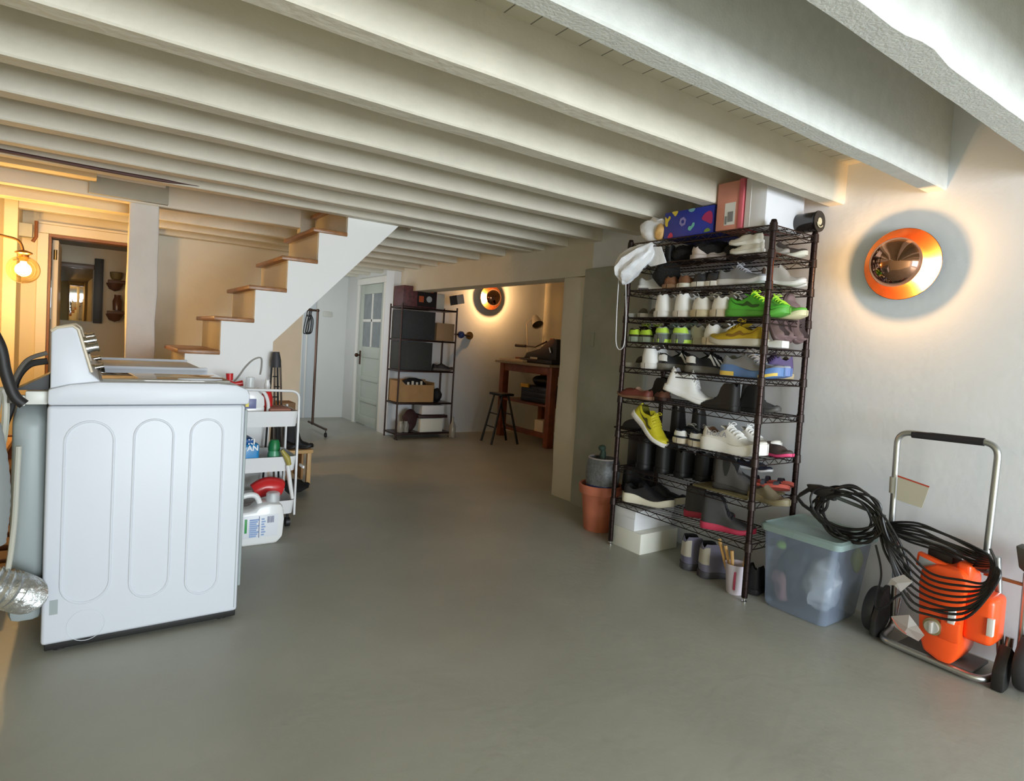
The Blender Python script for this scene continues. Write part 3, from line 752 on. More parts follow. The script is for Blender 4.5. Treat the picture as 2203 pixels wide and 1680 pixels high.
    if 'band' in deco:   # contrast midsole blocks at heel and toe
        mb = MB(); 
        for s_a, s_b in ((.0, .30), (.72, .97)):
            for sg in (-1, 1):
                A = []; B = []
                for i in range(7):
                    s = s_a+(s_b-s_a)*i/6; w = (w0/2*width(s)*1.03+.0035)
                    A.append(mb.bm.verts.new((s*(Lh+.008)-.004, sg*w, z0(s)+.002))); B.append(mb.bm.verts.new((s*(Lh+.008)-.004, sg*w, z0(s)+(zs(s)-z0(s))*.5)))
                for i in range(6): mb.bm.faces.new([A[i], A[i+1], B[i+1], B[i]])
        res.append(('sole_pods', mb, M_(ac_, .5)))
    if 'gore' in deco:
        for sg in (-1, 1):
            mb = MB()
            r = []
            for f in (.52, .60, .68, .76, .82):
                wv = .06*(1-((f-.52)/.32)**2)+.012
                r.append([mb.bm.verts.new(surf(s, sg*f, .0016)) for s in (.27-wv, .27, .27+wv)])
            for A, B in zip(r, r[1:]):
                for k in range(2): mb.bm.faces.new([A[k], A[k+1], B[k+1], B[k]])
            res.append(('elastic_gore', mb, M_(ac_, .9)))
    objs = []
    for nm, mb, m in res:
        bmesh.ops.recalc_face_normals(mb.bm, faces=mb.bm.faces)
        me = bpy.data.meshes.new(nm); mb.bm.to_mesh(me); mb.bm.free(); me.materials.append(m)
        me.polygons.foreach_set('use_smooth', [True]*len(me.polygons))
        try: me.set_sharp_from_angle(angle=R_(60))
        except Exception: pass
        objs.append((nm, me))
    SH[key] = objs
    return objs
SPEC = {
 'low':   dict(L=.285, W=.104, hc=.088, ht=.112, sole=(.030, .022)),
 'court': dict(L=.285, W=.106, hc=.094, ht=.118, sole=(.030, .024)),
 'high':  dict(L=.285, W=.106, hc=.135, ht=.150, sole=(.030, .024), laces=6),
 'runner': dict(L=.295, W=.108, hc=.096, ht=.118, sole=(.044, .030), chunky=True),
 'maxi':  dict(L=.300, W=.112, hc=.100, ht=.122, sole=(.050, .040), chunky=True),
 'flat':  dict(L=.270, W=.095, hc=.062, ht=.078, sole=(.018, .012), laces=3, toe=.040),
 'boot':  dict(L=.295, W=.110, hc=.195, ht=.2, sole=(.034, .024), shaft=2, open=.40, laces=7),
 'tall':  dict(L=.295, W=.112, hc=.27, ht=.27, sole=(.034, .024), shaft=2, open=.40, laces=7),
 'chelsea': dict(L=.29, W=.106, hc=.165, ht=.17, sole=(.028, .016), shaft=2, open=.40, rough=.45),
}
def shoe(kind, name, loc, rz, cols, label, group=None, deco=(), tilt=0, roll=0, sc=1.0, cat='shoe'):
    T = thing(name, label, cat, loc, group)
    T.rotation_euler = Euler((R_(roll), R_(tilt), R_(rz)), 'XYZ'); T.scale = (sc, sc, sc)
    for nm, me in make_shoe(kind, cols, deco):
        o = bpy.data.objects.new(nm, me); COL.objects.link(o); o.parent = T
    return T
def slide(name, loc, rz, csole, cstrap, label, group=None, strap=2, tilt=0, roll=0, sc=1.0, cloaf=False):
    T = thing(name, label, 'sandal', loc, group); ORG[T.name] = Vector((0, 0, 0)); T.rotation_euler = Euler((R_(roll), R_(tilt), R_(rz)), 'XYZ'); T.scale = (sc, sc, sc)
    def width(s):
        if s < .13: return .80*sqrt(max(0, 1-((s-.13)/.13)**2))
        if s < .72: return interp([(.13, .80), (.38, .74), (.60, .98), (.72, 1.0)], s)
        return max(0, 1-((s-.72)/.28)**2.3)**.5
    mb = MB(); rings = []
    for s in st(16):
        w = .05*width(s)+.001; x = s*.275
        rings.append([mb.bm.verts.new((x, y, z)) for y, z in ((-w*.92, 0), (-w, .012), (-w*.95, .026), (w*.95, .026), (w, .012), (w*.92, 0))])
    for A, B in zip(rings, rings[1:]):
        for k in range(6): mb.bm.faces.new([A[k], A[(k+1) % 6], B[(k+1) % 6], B[k]])
    bmesh.ops.remove_doubles(mb.bm, verts=mb.bm.verts, dist=1e-4)
    mb.build('sole', M_(csole, .7), T)
    bands = [(.50, .80)] if strap == 1 else [(.30, .44), (.58, .76)]
    if strap == 3: bands = [(.05, .11), (.30, .40), (.62, .76)]
    for a, b in bands:
        mb = MB(); rr = []
        for s in (a, (a+b)/2, b):
            w = .05*width(s)+.003; h = .052 if s < .55 else .040
            rr.append([(s*.275, w*cos(t), .016+h*sin(t)) for t in [pi*i/10 for i in range(11)]])
        out = [[Vector(p) for p in r] for r in rr]
        V = [[mb.bm.verts.new(p) for p in r] for r in out]; V2 = [[mb.bm.verts.new(p+Vector((0, -.003*cos(pi*i/10), -.003*sin(pi*i/10)))) for i, p in enumerate(r)] for r in out]
        for i in range(2):
            for k in range(10):
                mb.bm.faces.new([V[i][k], V[i+1][k], V[i+1][k+1], V[i][k+1]]); mb.bm.faces.new([V2[i][k+1], V2[i+1][k+1], V2[i+1][k], V2[i][k]])
        mb.build('strap', M_(cstrap, .6), T)
    return T
def Y_(px, py, X=2.66): return atx(px, py, X).y
def heel(kind, name, px, shelf, cols, label, group=None, deco=(), X=2.60, rz=0, dz=0.001, **k):
    """shoe with its heel towards the room, centred on a pixel column of a shelf"""
    z = SZ[shelf]+dz; y = 2.1
    for _ in range(6):
        # find y whose projection has this pixel column
        v = Vector((X+.01, y, z+.05))-C0; pxx = CX+F*v.dot(rt2)/v.dot(fw); y += (pxx-px)*(-.0026)*-1*1.0 if False else (pxx-px)*.0026
    k['sc'] = k.get('sc', 1.0)*1.10
    T = shoe(kind, name, (X, y, z), rz, cols, label, group, deco, **k); T.scale.y *= 1.10; return T
W1, W2, W3 = 'e8e8e6', 'dcd8c8', 'f2f2f0'
# ---- shelf 4 (index 3): white court shoes and the green pair
g = 'white court sneakers on the fourth shelf'
slide('sandal', (2.64, Y_(1352, 660, 2.66)-.012, SZ[3]+.001), 0, 'b9b8ae', 'c5c4bc', 'pale grey sandal at the left end of the fourth shelf', 'pale sandals', 1)
slide('sandal', (2.64, Y_(1383, 660, 2.66), SZ[3]+.001), 4, 'b9b2a4', 'cfc9bf', 'pale grey sandal squeezed between the post side sandal and the white sneakers', 'pale sandals', 1)
heel('high', 'high_top_sneaker', 1418, 3, (W3, 'e6e4e0', W3, '8d8d90', W1), 'white high-top sneaker heel out, first white shoe from the left on the fourth shelf', 'white high-tops', sc=.90, rz=-6)
heel('high', 'high_top_sneaker', 1462, 3, (W3, 'ddd6cc', W3, '77787c', W1), 'white high-top sneaker heel out, second white shoe on the fourth shelf', 'white high-tops', sc=.90)
heel('court', 'sneaker', 1502, 3, ('e4e0d6', 'c9bb99', W2, '8f8c84', W2), 'off-white sneaker with yellowed sole, left of its pair on the fourth shelf', 'yellowed white sneakers', sc=1.0)
heel('court', 'sneaker', 1545, 3, ('ece9e2', 'd6cbb4', W2, '8f8c84', W2), 'off-white sneaker with yellowed sole next to the green shoe', 'yellowed white sneakers', sc=1.0)
GR = ('57b83a', '57a53a', 'c8f23a', '4a6a2c', '2c5a1c')
shoe('low', 'sneaker', (2.645, Y_(1572, 670, 2.66), SZ[3]+.001), -88, GR, 'bright green sneaker with lime laces and dark swoosh, in front on the fourth shelf', 'green sneakers', ('swoosh',), sc=1.10)
shoe('low', 'sneaker', (2.775, Y_(1622, 665, 2.78), SZ[3]+.001), -92, ('6fc04a', 'd9d2a8', 'b4e63a', '6a6a3c', '2c5a1c'), 'bright green sneaker behind its pair, pale toe poking out at right', 'green sneakers', ('swoosh',), sc=1.0)
# ---- shelf 5 (index 4)
GB = ('30281f', '8d9a86', 'b9d94a', '2b1a18', 'b8dc3e')
heel('low', 'sneaker', 1361, 4, GB, 'black sneaker with lime heel ring, leftmost on the fifth shelf', 'black and lime sneakers', ('heeltab',), sc=.82)
heel('low', 'sneaker', 1386, 4, GB, 'black sneaker with lime heel ring, right of its twin', 'black and lime sneakers', ('heeltab',), sc=.82, X=2.605)
MT = ('9fb1aa', '6f7775', '8ea8a0', '5a625e', 'c8f05a')
heel('runner', 'running_shoe', 1419, 4, MT, 'grey mint running shoe with lime sole pods, left of its pair', 'grey mint running shoes', ('band', 'heeltab'), sc=.86, rz=-4)
heel('runner', 'running_shoe', 1459, 4, MT, 'grey mint running shoe with lime sole pods, right of its pair', 'grey mint running shoes', ('band', 'heeltab'), sc=.88, rz=3)
heel('court', 'sneaker', 1494, 4, ('c9c7b4', 'bdb8a2', W2, '8d8d80', W2), 'dull white sneaker in the shade between the mint runner and a bright white one', None, X=2.66, sc=.98)
heel('court', 'sneaker', 1524, 4, (W3, 'ddd0b4', W1, '7b7b7c', W1), 'clean white sneaker heel out, beside the mustard sneaker', None, sc=1.02, rz=-12)
shoe('low', 'sneaker', (2.635, Y_(1650, 735, 2.65)-.01, SZ[4]+.001), 92, ('b79a1e', 'c9c3b4', 'b79a1e', '5c4a14', '7e5c18'), 'mustard yellow sneaker with brown swoosh, toe to the left on the fifth shelf', 'yellow sneakers', ('swoosh',), sc=1.08)
for i, (px, X) in enumerate(((1682, 2.76), (1702, 2.83), (1722, 2.88))):
    shoe('flat', 'loafer', (X, Y_(px, 740, X)+.02, SZ[4]+.03), 88, ('8a7272', '6b5656', None, '4a3c3c', W1), ['mauve suede shoe, front one of three at the right end of the fifth shelf', 'mauve suede shoe, middle one of three by the right post', 'greyish mauve suede shoe, rearmost of three by the right post'][i], 'mauve suede shoes', (), sc=.95, tilt=-70 if i == 2 else -62)
a = Vector((2.66, Y_(1650, 742, 2.66), SZ[4]+.001))
Tn = thing('sneaker_sole', 'white sneaker lying on its side beside the right front post', 'shoe', a)
shoe_pts = None
MB().prism([(-.02, 0), (.10, 0), (.105, .028), (.03, .03), (.02, .036), (-.02, .034)], 'x', 2.64, 2.70, .004).xf(Matrix.Translation((0, a.y-.07, a.z))).build('outsole', M_(W3, .6), Tn)
# ---- shelf 6 (index 5)
slide('sandal', (2.64, Y_(1352, 770, 2.66), SZ[5]+.001), 2, 'a9a294', '9f9a8e', 'clear dull sandal at the left end of the sixth shelf', None, 1)
heel('high', 'high_top_sneaker', 1391, 5, (W3, 'e3e1de', W3, '6f7074', W1), 'bright white high-top heel out at the left of the sixth shelf', None, sc=.88)
BW = ('151618', '77746c', '1a1a1c', '0f0f10', 'e8e6e2')
shoe('low', 'sneaker', (2.65, Y_(1424, 790, 2.66)+.02, SZ[5]+.001), -38, BW, 'black sneaker with three white stripes, left of its pair on the sixth shelf', 'black striped sneakers', ('stripes', 'heeltab'), sc=1.08)
shoe('low', 'sneaker', (2.65, Y_(1484, 790, 2.66)+.02, SZ[5]+.001), -38, BW, 'black sneaker with three white stripes, right of its pair on the sixth shelf', 'black striped sneakers', ('stripes', 'heeltab'), sc=1.08)
BL = ('8e9096', '5f82b8', 'a49a90', '8a8a80', 'e8c860')
shoe('runner', 'running_shoe', (2.65, Y_(1560, 800, 2.66)+.0, SZ[5]+.001), -90, BL, 'grey and blue running shoe crossing behind the right front post', 'blue and yellow running shoes', ('band',), sc=1.08)
shoe('runner', 'running_shoe', (2.79, Y_(1640, 790, 2.79)+.17, SZ[5]+.001), -90, ('a8b0c0', '6f86c0', 'a49a90', '8a8a80', 'e8c860'), 'grey and blue running shoe behind, yellow toe by the right post', 'blue and yellow running shoes', ('band',), sc=1.08)
shoe('high', 'high_top_sneaker', (2.92, Y_(1690, 800, 2.9)-.02, SZ[5]+.001), 155, ('5a4b78', 'b8a888', '4a3c60', '55504a', W1), 'purple high-top with grey collar at the right end of the sixth shelf', None, (), sc=.85)
# ---- shelf 7 (index 6)
shoe('boot', 'boot', (2.74, Y_(1440, 850, 2.74), SZ[6]+.001), 95, ('191716', '120f0e', '1f1c1b', '0d0c0c', '222'+'222'), 'black boot lying behind the brown loafers on the seventh shelf', None, (), sc=.68, roll=-6)
shoe('flat', 'loafer', (2.63, Y_(1405, 860, 2.64), SZ[6]+.001), 95, ('6b3226', '7c5a40', None, 'b08a72', W1), 'dark red-brown leather loafer, front one at the left of the seventh shelf', 'brown leather loafers', (), sc=.9)
shoe('flat', 'loafer', (2.70, Y_(1435, 850, 2.7), SZ[6]+.001), 70, ('8a5a48', '4a2c22', None, 'b08a72', W1), 'tan leather loafer half under the white high-top on the seventh shelf', 'brown leather loafers', (), sc=.9)
shoe('high', 'high_top_sneaker', (2.60, Y_(1437, 840, 2.63), SZ[6]+.078), -72, (W1, 'e6e6e4', W3, 'a9a9b4', W1), 'white high-top sneaker leaning nose down over the edge of the seventh shelf', None, (), tilt=17, sc=.98)
for i, (px, X, s_, lab) in enumerate(((1512, 2.66, .90, 'black suede boot in front, middle of the seventh shelf'), (1565, 2.75, .92, 'black suede boot behind the front one on the seventh shelf'))):
    shoe('boot', 'boot', (X, Y_(px+75, 890, X), SZ[6]+.001), 92, ('1d1b1a', '151413', '1a1918', '0d0c0c', '222222'), lab, 'black suede boots', (), sc=.72)
shoe('boot', 'boot', (2.84, Y_(1600, 880, 2.84)+.02, SZ[6]+.001), -80, ('4b4948', '55524e', '222120', '1a1818', '222222'), 'dark grey boot toe to the right behind the right front post', None, (), sc=.70)
# ---- shelf 8 (index 7)
for i, (px, dz, lab) in enumerate(((1362, .0, 'charcoal folded cap on the eighth shelf by the left post'), )):
    c = Vector((2.80, Y_(px, 930, 2.80)-.03, SZ[7]))
    T = thing('cap', lab, 'cap', c)
    mb = MB().ball(c+Vector((0, 0, .012)), .085, .095, .05, 20, 10); 
    bmesh.ops.delete(mb.bm, geom=[v for v in mb.bm.verts if v.co.z < c.z+.002], context='VERTS')
    mb.build('crown', M_('3b3837', .9), T); MB().prism([(-.06, -.07), (.06, -.07), (.05, .07), (-.05, .07)], 'z', .001, .012, .003).xf(Matrix.Translation(c+Vector((-.08, .0, 0)))).build('brim', M_('2b2021', .9), T)
shoe('low', 'sneaker', (2.585, Y_(1376, 915, 2.62)+.015, SZ[7]+.125), -88, ('b8ad1c', 'd8d4cc', 'b8ad1c', '5c5a14', '4a4714'), 'yellow sneaker with dark swoosh tipping nose down off the eighth shelf', 'yellow sneakers', ('swoosh',), tilt=38, sc=.98)
for i, (px, X, lab) in enumerate(((1455, 2.80, 'tall black boot behind the navy trainers, left of its pair'), (1500, 2.80, 'tall black boot behind the navy trainers, right of its pair'))):
    shoe('tall', 'boot', (X-.03, Y_(px, 930, X), SZ[7]+.001), 10, ('161514', '100f0f', '1c1b1a', '0c0b0b', '222222'), lab, 'tall black boots', (), sc=.66)
NV = ('27303d', 'd9cdb8', 'c9cbce', '3a3f48', 'f0f0ee')
heel('low', 'sneaker', 1460, 7, NV, 'small navy and white trainer heel out, left of its pair on the eighth shelf', 'navy and white trainers', ('heeltab', 'swoosh'), sc=.78)
heel('low', 'sneaker', 1494, 7, NV, 'small navy and white trainer heel out, right of its pair on the eighth shelf', 'navy and white trainers', ('heeltab', 'swoosh'), sc=.80)
HK = ('eae6dd', 'f0eee8', W3, '8a6a5a', '8e8f98')
hk = shoe('maxi', 'running_shoe', (2.635, Y_(1521, 960, 2.65)+.012, SZ[7]+.001), -84, HK, 'big chunky white running shoe with grey lettering on the eighth shelf', 'chunky white running shoes', (), sc=1.12)
tx = text('side_lettering', 'HOKA', M_('8e8f98', .5), .034, (.092, -.0520, .080), (R_(82), 0, 0), None, .0004); tx.parent = hk
shoe('maxi', 'running_shoe', (2.83, Y_(1560, 945, 2.83)-.0, SZ[7]+.001), -84, HK, 'big chunky white running shoe standing behind its lettered pair', 'chunky white running shoes', (), sc=1.0)
shoe('flat', 'sneaker', (2.84, Y_(1612, 960, 2.84)-.02, SZ[7]+.001), -100, ('4c3f3c', 'e0487a', None, '8a3a4c', W1), 'brown sneaker with hot pink toe beside the right post on the eighth shelf', None, (), sc=.9)
# ---- shelf 9 (index 8)
BK = ('141313', '0f0e0e', '1b1a1a', '0a0a0a', '222222')
meta(MB().box(2.60, 2.93, Y_(1612, 1065, 2.62), Y_(1512, 1045, 2.62)+.05, SZ[8]+.001, SZ[8]+.012, .002).build('boot_mat', mat('mat_olive', '6f6544', .8, noise=.2, nscale=60)), 'flat olive mat with stitched edge lying on the ninth shelf', 'mat')
shoe('chelsea', 'chelsea_boot', (2.66, Y_(1538, 1040, 2.68)-.01, SZ[8]+.014), -78, ('4f4d4c', '3a3836', None, '1b1a1a', '252423'), 'grey leather chelsea boot with black elastic on the ninth shelf', 'grey chelsea boots', ('gore',), sc=.92)
shoe('chelsea', 'chelsea_boot', (2.80, Y_(1548, 1030, 2.80)+.04, SZ[8]+.014), -86, ('434140', '2b2a29', None, '1b1a1a', '252423'), 'grey chelsea boot standing behind its pair on the ninth shelf', 'grey chelsea boots', ('gore',), sc=.90)
for i, (px, X, k, lab) in enumerate(((1372, 2.64, 'tall', 'glossy black rubber boot, nearest the left post on the ninth shelf'), (1412, 2.66, 'tall', 'glossy black rubber boot, second from the left post'), (1455, 2.68, 'boot', 'black ankle boot right of the two rubber boots'), (1497, 2.72, 'boot', 'black ankle boot beside the grey chelsea boots'))):
    shoe(k, 'boot', (X, Y_(px, 1010, X), SZ[8]+.001), -12, ('141313', '0f0e0e', '1b1a1a' if k == 'boot' else None, '0a0a0a', '222222'), lab, 'black boots on the ninth shelf', (), sc=.80 if k == 'boot' else .86)
shoe('runner', 'hiking_shoe', (2.68, Y_(1628, 1050, 2.7)+.02, SZ[8]+.001), -95, ('6f6652', '7d7358', None, '3a2a2a', W1), 'olive brown hiking shoe right of the front post on the ninth shelf', None, (), sc=.72)
slide('sandal', (2.70, Y_(1612, 1050, 2.70), SZ[8]+.045), -70, 'c0584c', '4a4f58', 'coral and grey strap sandal tilted on the ninth shelf, front one', 'coral strap sandals', 3, tilt=-6, sc=.68, roll=-25)
slide('sandal', (2.80, Y_(1622, 1045, 2.80), SZ[8]+.045), -70, 'c0584c', '33303c', 'coral and dark strap sandal tilted behind its pair near the right post', 'coral strap sandals', 3, tilt=-6, sc=.68, roll=-25)
shoe('flat', 'sneaker', (2.86, Y_(1595, 1010, 2.86)+.03, SZ[8]+.10), -85, ('1c2030', 'd6d6d8', None, '1a1a1a', W1), 'small dark shoe with white sole stacked behind the chelsea boots', None, (), sc=.72)
# ---- shelf 10 (index 9)
shoe('runner', 'sneaker', (2.63, Y_(1346, 1080, 2.65), SZ[9]+.001), -66, ('1c1b1f', 'e2dcc6', None, '121214', '9a9a96'), 'black knit sneaker with thick cream sole, front left of the bottom shelf', 'black knit sneakers', (), sc=1.02)
shoe('runner', 'sneaker', (2.76, Y_(1372, 1070, 2.76), SZ[9]+.001), -66, ('1c1b1f', 'e2dcc6', None, '121214', '9a9a96'), 'black knit sneaker with cream sole behind its pair on the bottom shelf', 'black knit sneakers', (), sc=.98)
shoe('boot', 'boot', (2.72, Y_(1472, 1100, 2.72), SZ[9]+.001), -58, ('3b3a3b', 'b8324e', '25242a', '121214', W1), 'dark grey ankle boot with pink-red sole, left of its pair on the bottom shelf', 'pink-soled boots', (), sc=.88)
shoe('boot', 'boot', (2.625, Y_(1512, 1118, 2.64), SZ[9]+.001), -64, ('3b3a3b', 'b8324e', '25242a', '121214', W1), 'dark grey ankle boot with pink-red sole, right of its pair on the bottom shelf', 'pink-soled boots', (), sc=.90)
shoe('boot', 'boot', (2.80, Y_(1345, 1040, 2.80)+.02, SZ[9]+.001), -20, BK, 'black boot at the left rear of the bottom shelf', None, (), sc=.8)
# ---- shelf 3 (index 2)
shoe('low', 'sneaker', (2.645, Y_(1378, 610, 2.66), SZ[2]+.001), -60, ('cfcecb', 'e2e2e0', None, '8a8a88', '55555a'), 'white slip-on sneaker under the drawstring bag, leftmost on the third shelf', None, ('band',), sc=.82)
heel('flat', 'loafer', 1438, 2, ('7a5238', '8a6a50', None, '5a3a2a', W1), 'brown leather shoe, left of its pair on the third shelf', 'brown leather shoes', sc=.95)
heel('flat', 'loafer', 1465, 2, ('7a5238', 'd8d6cc', None, '5a3a2a', W1), 'brown leather shoe with white edge, right of its pair on the third shelf', 'brown leather shoes', sc=.95, rz=-20)
CP = ('23252a', 'e2e0da', None, '17181c', 'e6e6e4')
heel('flat', 'sneaker', 1503, 2, ('2a2b30', 'e6e4de', '2a2b30', '17181c', W1), 'black canvas sneaker with white sole, left of its pair on the third shelf', 'black canvas sneakers', sc=1.05)
heel('flat', 'sneaker', 1532, 2, ('2a2b30', 'e6e4de', '2a2b30', '17181c', W1), 'black canvas sneaker with white sole, right of its pair on the third shelf', 'black canvas sneakers', sc=1.05)
shoe('low', 'sneaker', (2.645, Y_(1552, 600, 2.66), SZ[2]+.001), -90, ('8b8c92', 'd2d2d4', 'a9a9ae', '66676c', W1), 'grey suede sneaker sideways on the third shelf, left of the right front post', None, (), sc=.92)
shoe('high', 'high_top_sneaker', (2.72, Y_(1655, 600, 2.74)+.03, SZ[2]+.001), -75, ('b8b0a8', 'dedad4', None, '6a625c', '6a5248'), 'beige grey high-top standing behind the right front post, front one', 'beige high-tops', ('heeltab',), sc=.72)
shoe('high', 'high_top_sneaker', (2.82, Y_(1662, 600, 2.84)+.05, SZ[2]+.001), -75, ('a89c94', 'dedad4', None, '6a625c', '6a5248'), 'beige grey high-top near the right rear post, back one', 'beige high-tops', ('heeltab',), sc=.76)
# ---- shelf 2 (index 1)
shoe('low', 'sneaker', (2.62, Y_(1647, 535, 2.62)+.01, SZ[1]+.001), 90, ('cfcabd', 'dcdad2', None, '5a5855', W1), 'white flat sneaker lying sole out under the top shelf, lower of two', 'stacked white flats', (), sc=.62, cat='shoe')
shoe('low', 'sneaker', (2.62, Y_(1645, 515, 2.62)+.01, SZ[1]+.045), 90, ('cfcabd', 'e4e2da', None, '5a5855', W1), 'white flat sneaker lying sole out under the top shelf, upper of two', 'stacked white flats', (), sc=.62, cat='shoe')
heel('flat', 'slipper', 1492, 1, ('c9bcb4', 'b8aca6', None, '8a7c76', W1), 'fluffy pale pink slipper on the second shelf, left of its pair', 'fluffy slippers', sc=.95, cat='slipper', rz=-30)
heel('flat', 'slipper', 1520, 1, ('bfb3ac', 'b8aca6', None, '8a7c76', W1), 'fluffy pale pink slipper on the second shelf, right of its pair', 'fluffy slippers', sc=.95, cat='slipper', rz=-30, X=2.64)
for i, (px, X) in enumerate(((1432, 2.62), (1452, 2.70))):
    shoe('boot', 'boot', (X, Y_(px, 575, X), SZ[1]+.001), 6, BK, ['fluffy black slipper boot on the second shelf, left of its pair', 'fluffy black slipper boot on the second shelf, right of its pair'][i], 'black slipper boots', (), sc=.50)
shoe('low', 'sneaker', (2.74, Y_(1565, 545, 2.74), SZ[1]+.001), -92, ('241d1c', '1a1616', None, '100e0e', W1), 'black dress shoe deep in the middle of the second shelf', None, (), sc=.8)
shoe('low', 'sneaker', (2.80, Y_(1655, 545, 2.80)+.06, SZ[1]+.001), -76, ('4f443e', 'd8d4c4', None, '2a2422', W1), 'brown grey sneaker with cream sole at the right end of the second shelf', None, (), sc=.82)
shoe('boot', 'boot', (2.70, Y_(1652, 540, 2.70)+.04, SZ[1]+.001), -84, ('8d857c', '9a928a', None, '2a2030', W1), 'pale grey ankle boot behind the right front post under the top shelf', None, (), sc=.48)

# ================================================================== ON TOP OF AND UNDER THE SHOE RACK
Tx = thing('shoe_box', 'pink shoe box standing on end on top of the shoe rack', 'box', (2.72, 1.905, 1.79))
MB().box(2.60, 2.90, 1.845, 1.985, 1.792, 2.03, .003).build('box_body', mat('box_pink', 'cf8b78', .6), Tx)
MB().box(2.595, 2.905, 1.832, 1.858, 1.792, 2.034, .003).build('lid', mat('box_pink_lid', 'c9616a', .6), Tx)
L_ = MB().box(2.5985, 2.60, 1.875, 1.935, 1.815, 1.925).build('label', mat('label_paper', 'dcdcd8', .6), Tx)
MB().box(2.597, 2.5985, 1.885, 1.915, 1.83, 1.88).box(2.597, 2.5985, 1.920, 1.93, 1.82, 1.86).build('barcode', mat('barcode_grey', '7c7d80', .6), L_)
Tx = thing('shoe_box', 'tall white cardboard box on top of the shoe rack beside the pink one', 'box', (2.77, 1.765, 1.79))
MB().box(2.605, 2.93, 1.712, 1.826, 1.792, 2.03, .002).build('box_body', mat('box_white', 'dfe0e4', .6), Tx)
MB().box(2.6035, 2.606, 1.795, 1.797, 1.795, 2.02).build('lid_edge', mat('box_line', 'f4f4f4', .5), Tx)
# blue patterned box
Tx = thing('gift_box', 'royal blue box with bright cut-out shapes on top of the shoe rack', 'box', (2.75, 2.16, 1.79))
MB().box(2.61, 2.86, 2.005, 2.335, 1.792, 1.935, .004).build('box_body', mat('box_blue', '2636a0', .5), Tx)
def patch(name, c, pts, col, par, X=2.6085):
    mb = MB(); q = spline([(X, c[0]-a, c[1]+b) for a, b in pts], 5, True); vs = [mb.bm.verts.new(p) for p in q]; mb.bm.faces.new(vs)
    mb.build(name, M_(col, .5), par)
blob = [(-.022, -.012), (-.006, -.020), (.004, -.012), (.018, .002), (.020, .018), (.008, .020), (-.002, .004), (-.016, .004)]
patch('printed_shape', (2.312, 1.885), [(-.016, .028), (0, .016), (.012, .030), (.022, .018), (.006, -.004), (.004, -.026), (-.012, -.022), (-.016, 0)], 'd8c040', Tx)
patch('printed_shape', (2.258, 1.928), [(-.024, .006), (-.012, -.010), (0, -.020), (.014, -.006), (.014, .006)], 'd8c040', Tx)
patch('printed_shape', (2.145, 1.838), blob, '6fc0b8', Tx)
patch('printed_shape', (2.285, 1.808), [(-.018, -.012), (-.008, .008), (.004, .014), (.014, .006), (.016, -.012)], 'd0405c', Tx)
patch('printed_shape', (2.05, 1.87), [(-.03, 0), (-.016, .024), (.014, .036), (.034, .02), (.034, -.03), (.0, -.018)], 'b02a6a', Tx)
patch('printed_shape', (2.15, 1.928), [(-.02, .004), (-.014, -.008), (.006, -.012), (.02, -.004), (.018, .006)], '6fa8b8', Tx)
patch('printed_shape', (2.04, 1.807), [(-.02, -.008), (-.012, .008), (.006, .010), (.018, -.004)], '7a9a3c', Tx)
mb = MB(); hx = [(2.6082, 2.205-.024*cos(a), 1.872+.026*sin(a)) for a in [pi/3*k+.3 for k in range(6)]]; hi = [(2.6082, 2.205-.011*cos(a), 1.872+.011*sin(a)) for a in [pi/3*k+.3 for k in range(6)]]
mb.poly(hx+hi, [(k, (k+1) % 6, 6+(k+1) % 6, 6+k) for k in range(6)]); mb.build('printed_shape', M_('8f86c0', .5), Tx)
MB().box(2.62, 2.88, 1.99, 2.003, 1.80, 1.93, .002).build('lid', M_('1b2140', .6), Tx)
# black tube seen end on
Tx = thing('speaker_tube', 'shiny black cylinder lying at the back right corner on top of the shoe rack', 'tube', (2.90, 1.65, 1.83))
MB().cyl((2.89, 1.80, 1.842), (2.89, 1.615, 1.842), .048, n=28).build('tube_body', mat('gloss_black', '2a2422', .12, spec=.8), Tx)
MB().lathe([(.050, 0), (.052, .006), (.050, .012), (.036, .012), (.030, .004)], (2.89, 1.603, 1.842), 'y', 28).build('rim', mat('gloss_black2', '120f0e', .2), Tx)
MB().lathe([(.018, 0), (.016, .006), (.0, .008)], (2.89, 1.602, 1.842), 'y', 20).tube(arc((2.89, 1.60, 1.842), .028, 3.4, 5.6, 8, (1, 0, 0), (0, 0, 1)), .003, 6).build('end_cap', mat('cream_gloss', 'd8cba8', .2), Tx)
# white bag of things on the left end and the drawstring bag hanging over the edge
m_bag = mat('bag_white', 'e4e5e8', .5, spec=.4, bump=.5, bscale=25)
def lump(name, c, rx, ry, rz, m, par=None, amp=.012, sc=14, seed=0, u=28, v=18):
    mb = MB().ball(c, rx, ry, rz, u, v); mb.wob(amp, sc, seed); return mb.build(name, m, par)
b_ = lump('plastic_bag', (2.69, 2.44, 1.868), .11, .085, .075, m_bag, None, .055, 13, 3, 36, 24); meta(b_, 'crumpled white plastic bag on the left end of the shoe rack top', 'bag')
b_ = lump('paper_bag', (2.63, 2.365, 1.835), .035, .035, .045, mat('kraft', 'd9ad6c', .6), None, .02, 18, 5); meta(b_, 'small crumpled yellow paper parcel between the white bag and the blue box', 'parcel')
DB = thing('drawstring_bag', 'white drawstring bag hanging off the left front corner of the shoe rack', 'bag', (2.58, 2.50, 1.63))
mb = MB(); rings = []
axis_pts = [(2.600, 2.395, 1.772, .012, .012), (2.590, 2.415, 1.748, .030, .035), (2.575, 2.455, 1.715, .045, .055), (2.555, 2.505, 1.675, .055, .060), (2.548, 2.545, 1.630, .055, .052), (2.548, 2.560, 1.590, .045, .038), (2.550, 2.562, 1.560, .020, .018), (2.55, 2.563, 1.545, .004, .004)]
ap = []
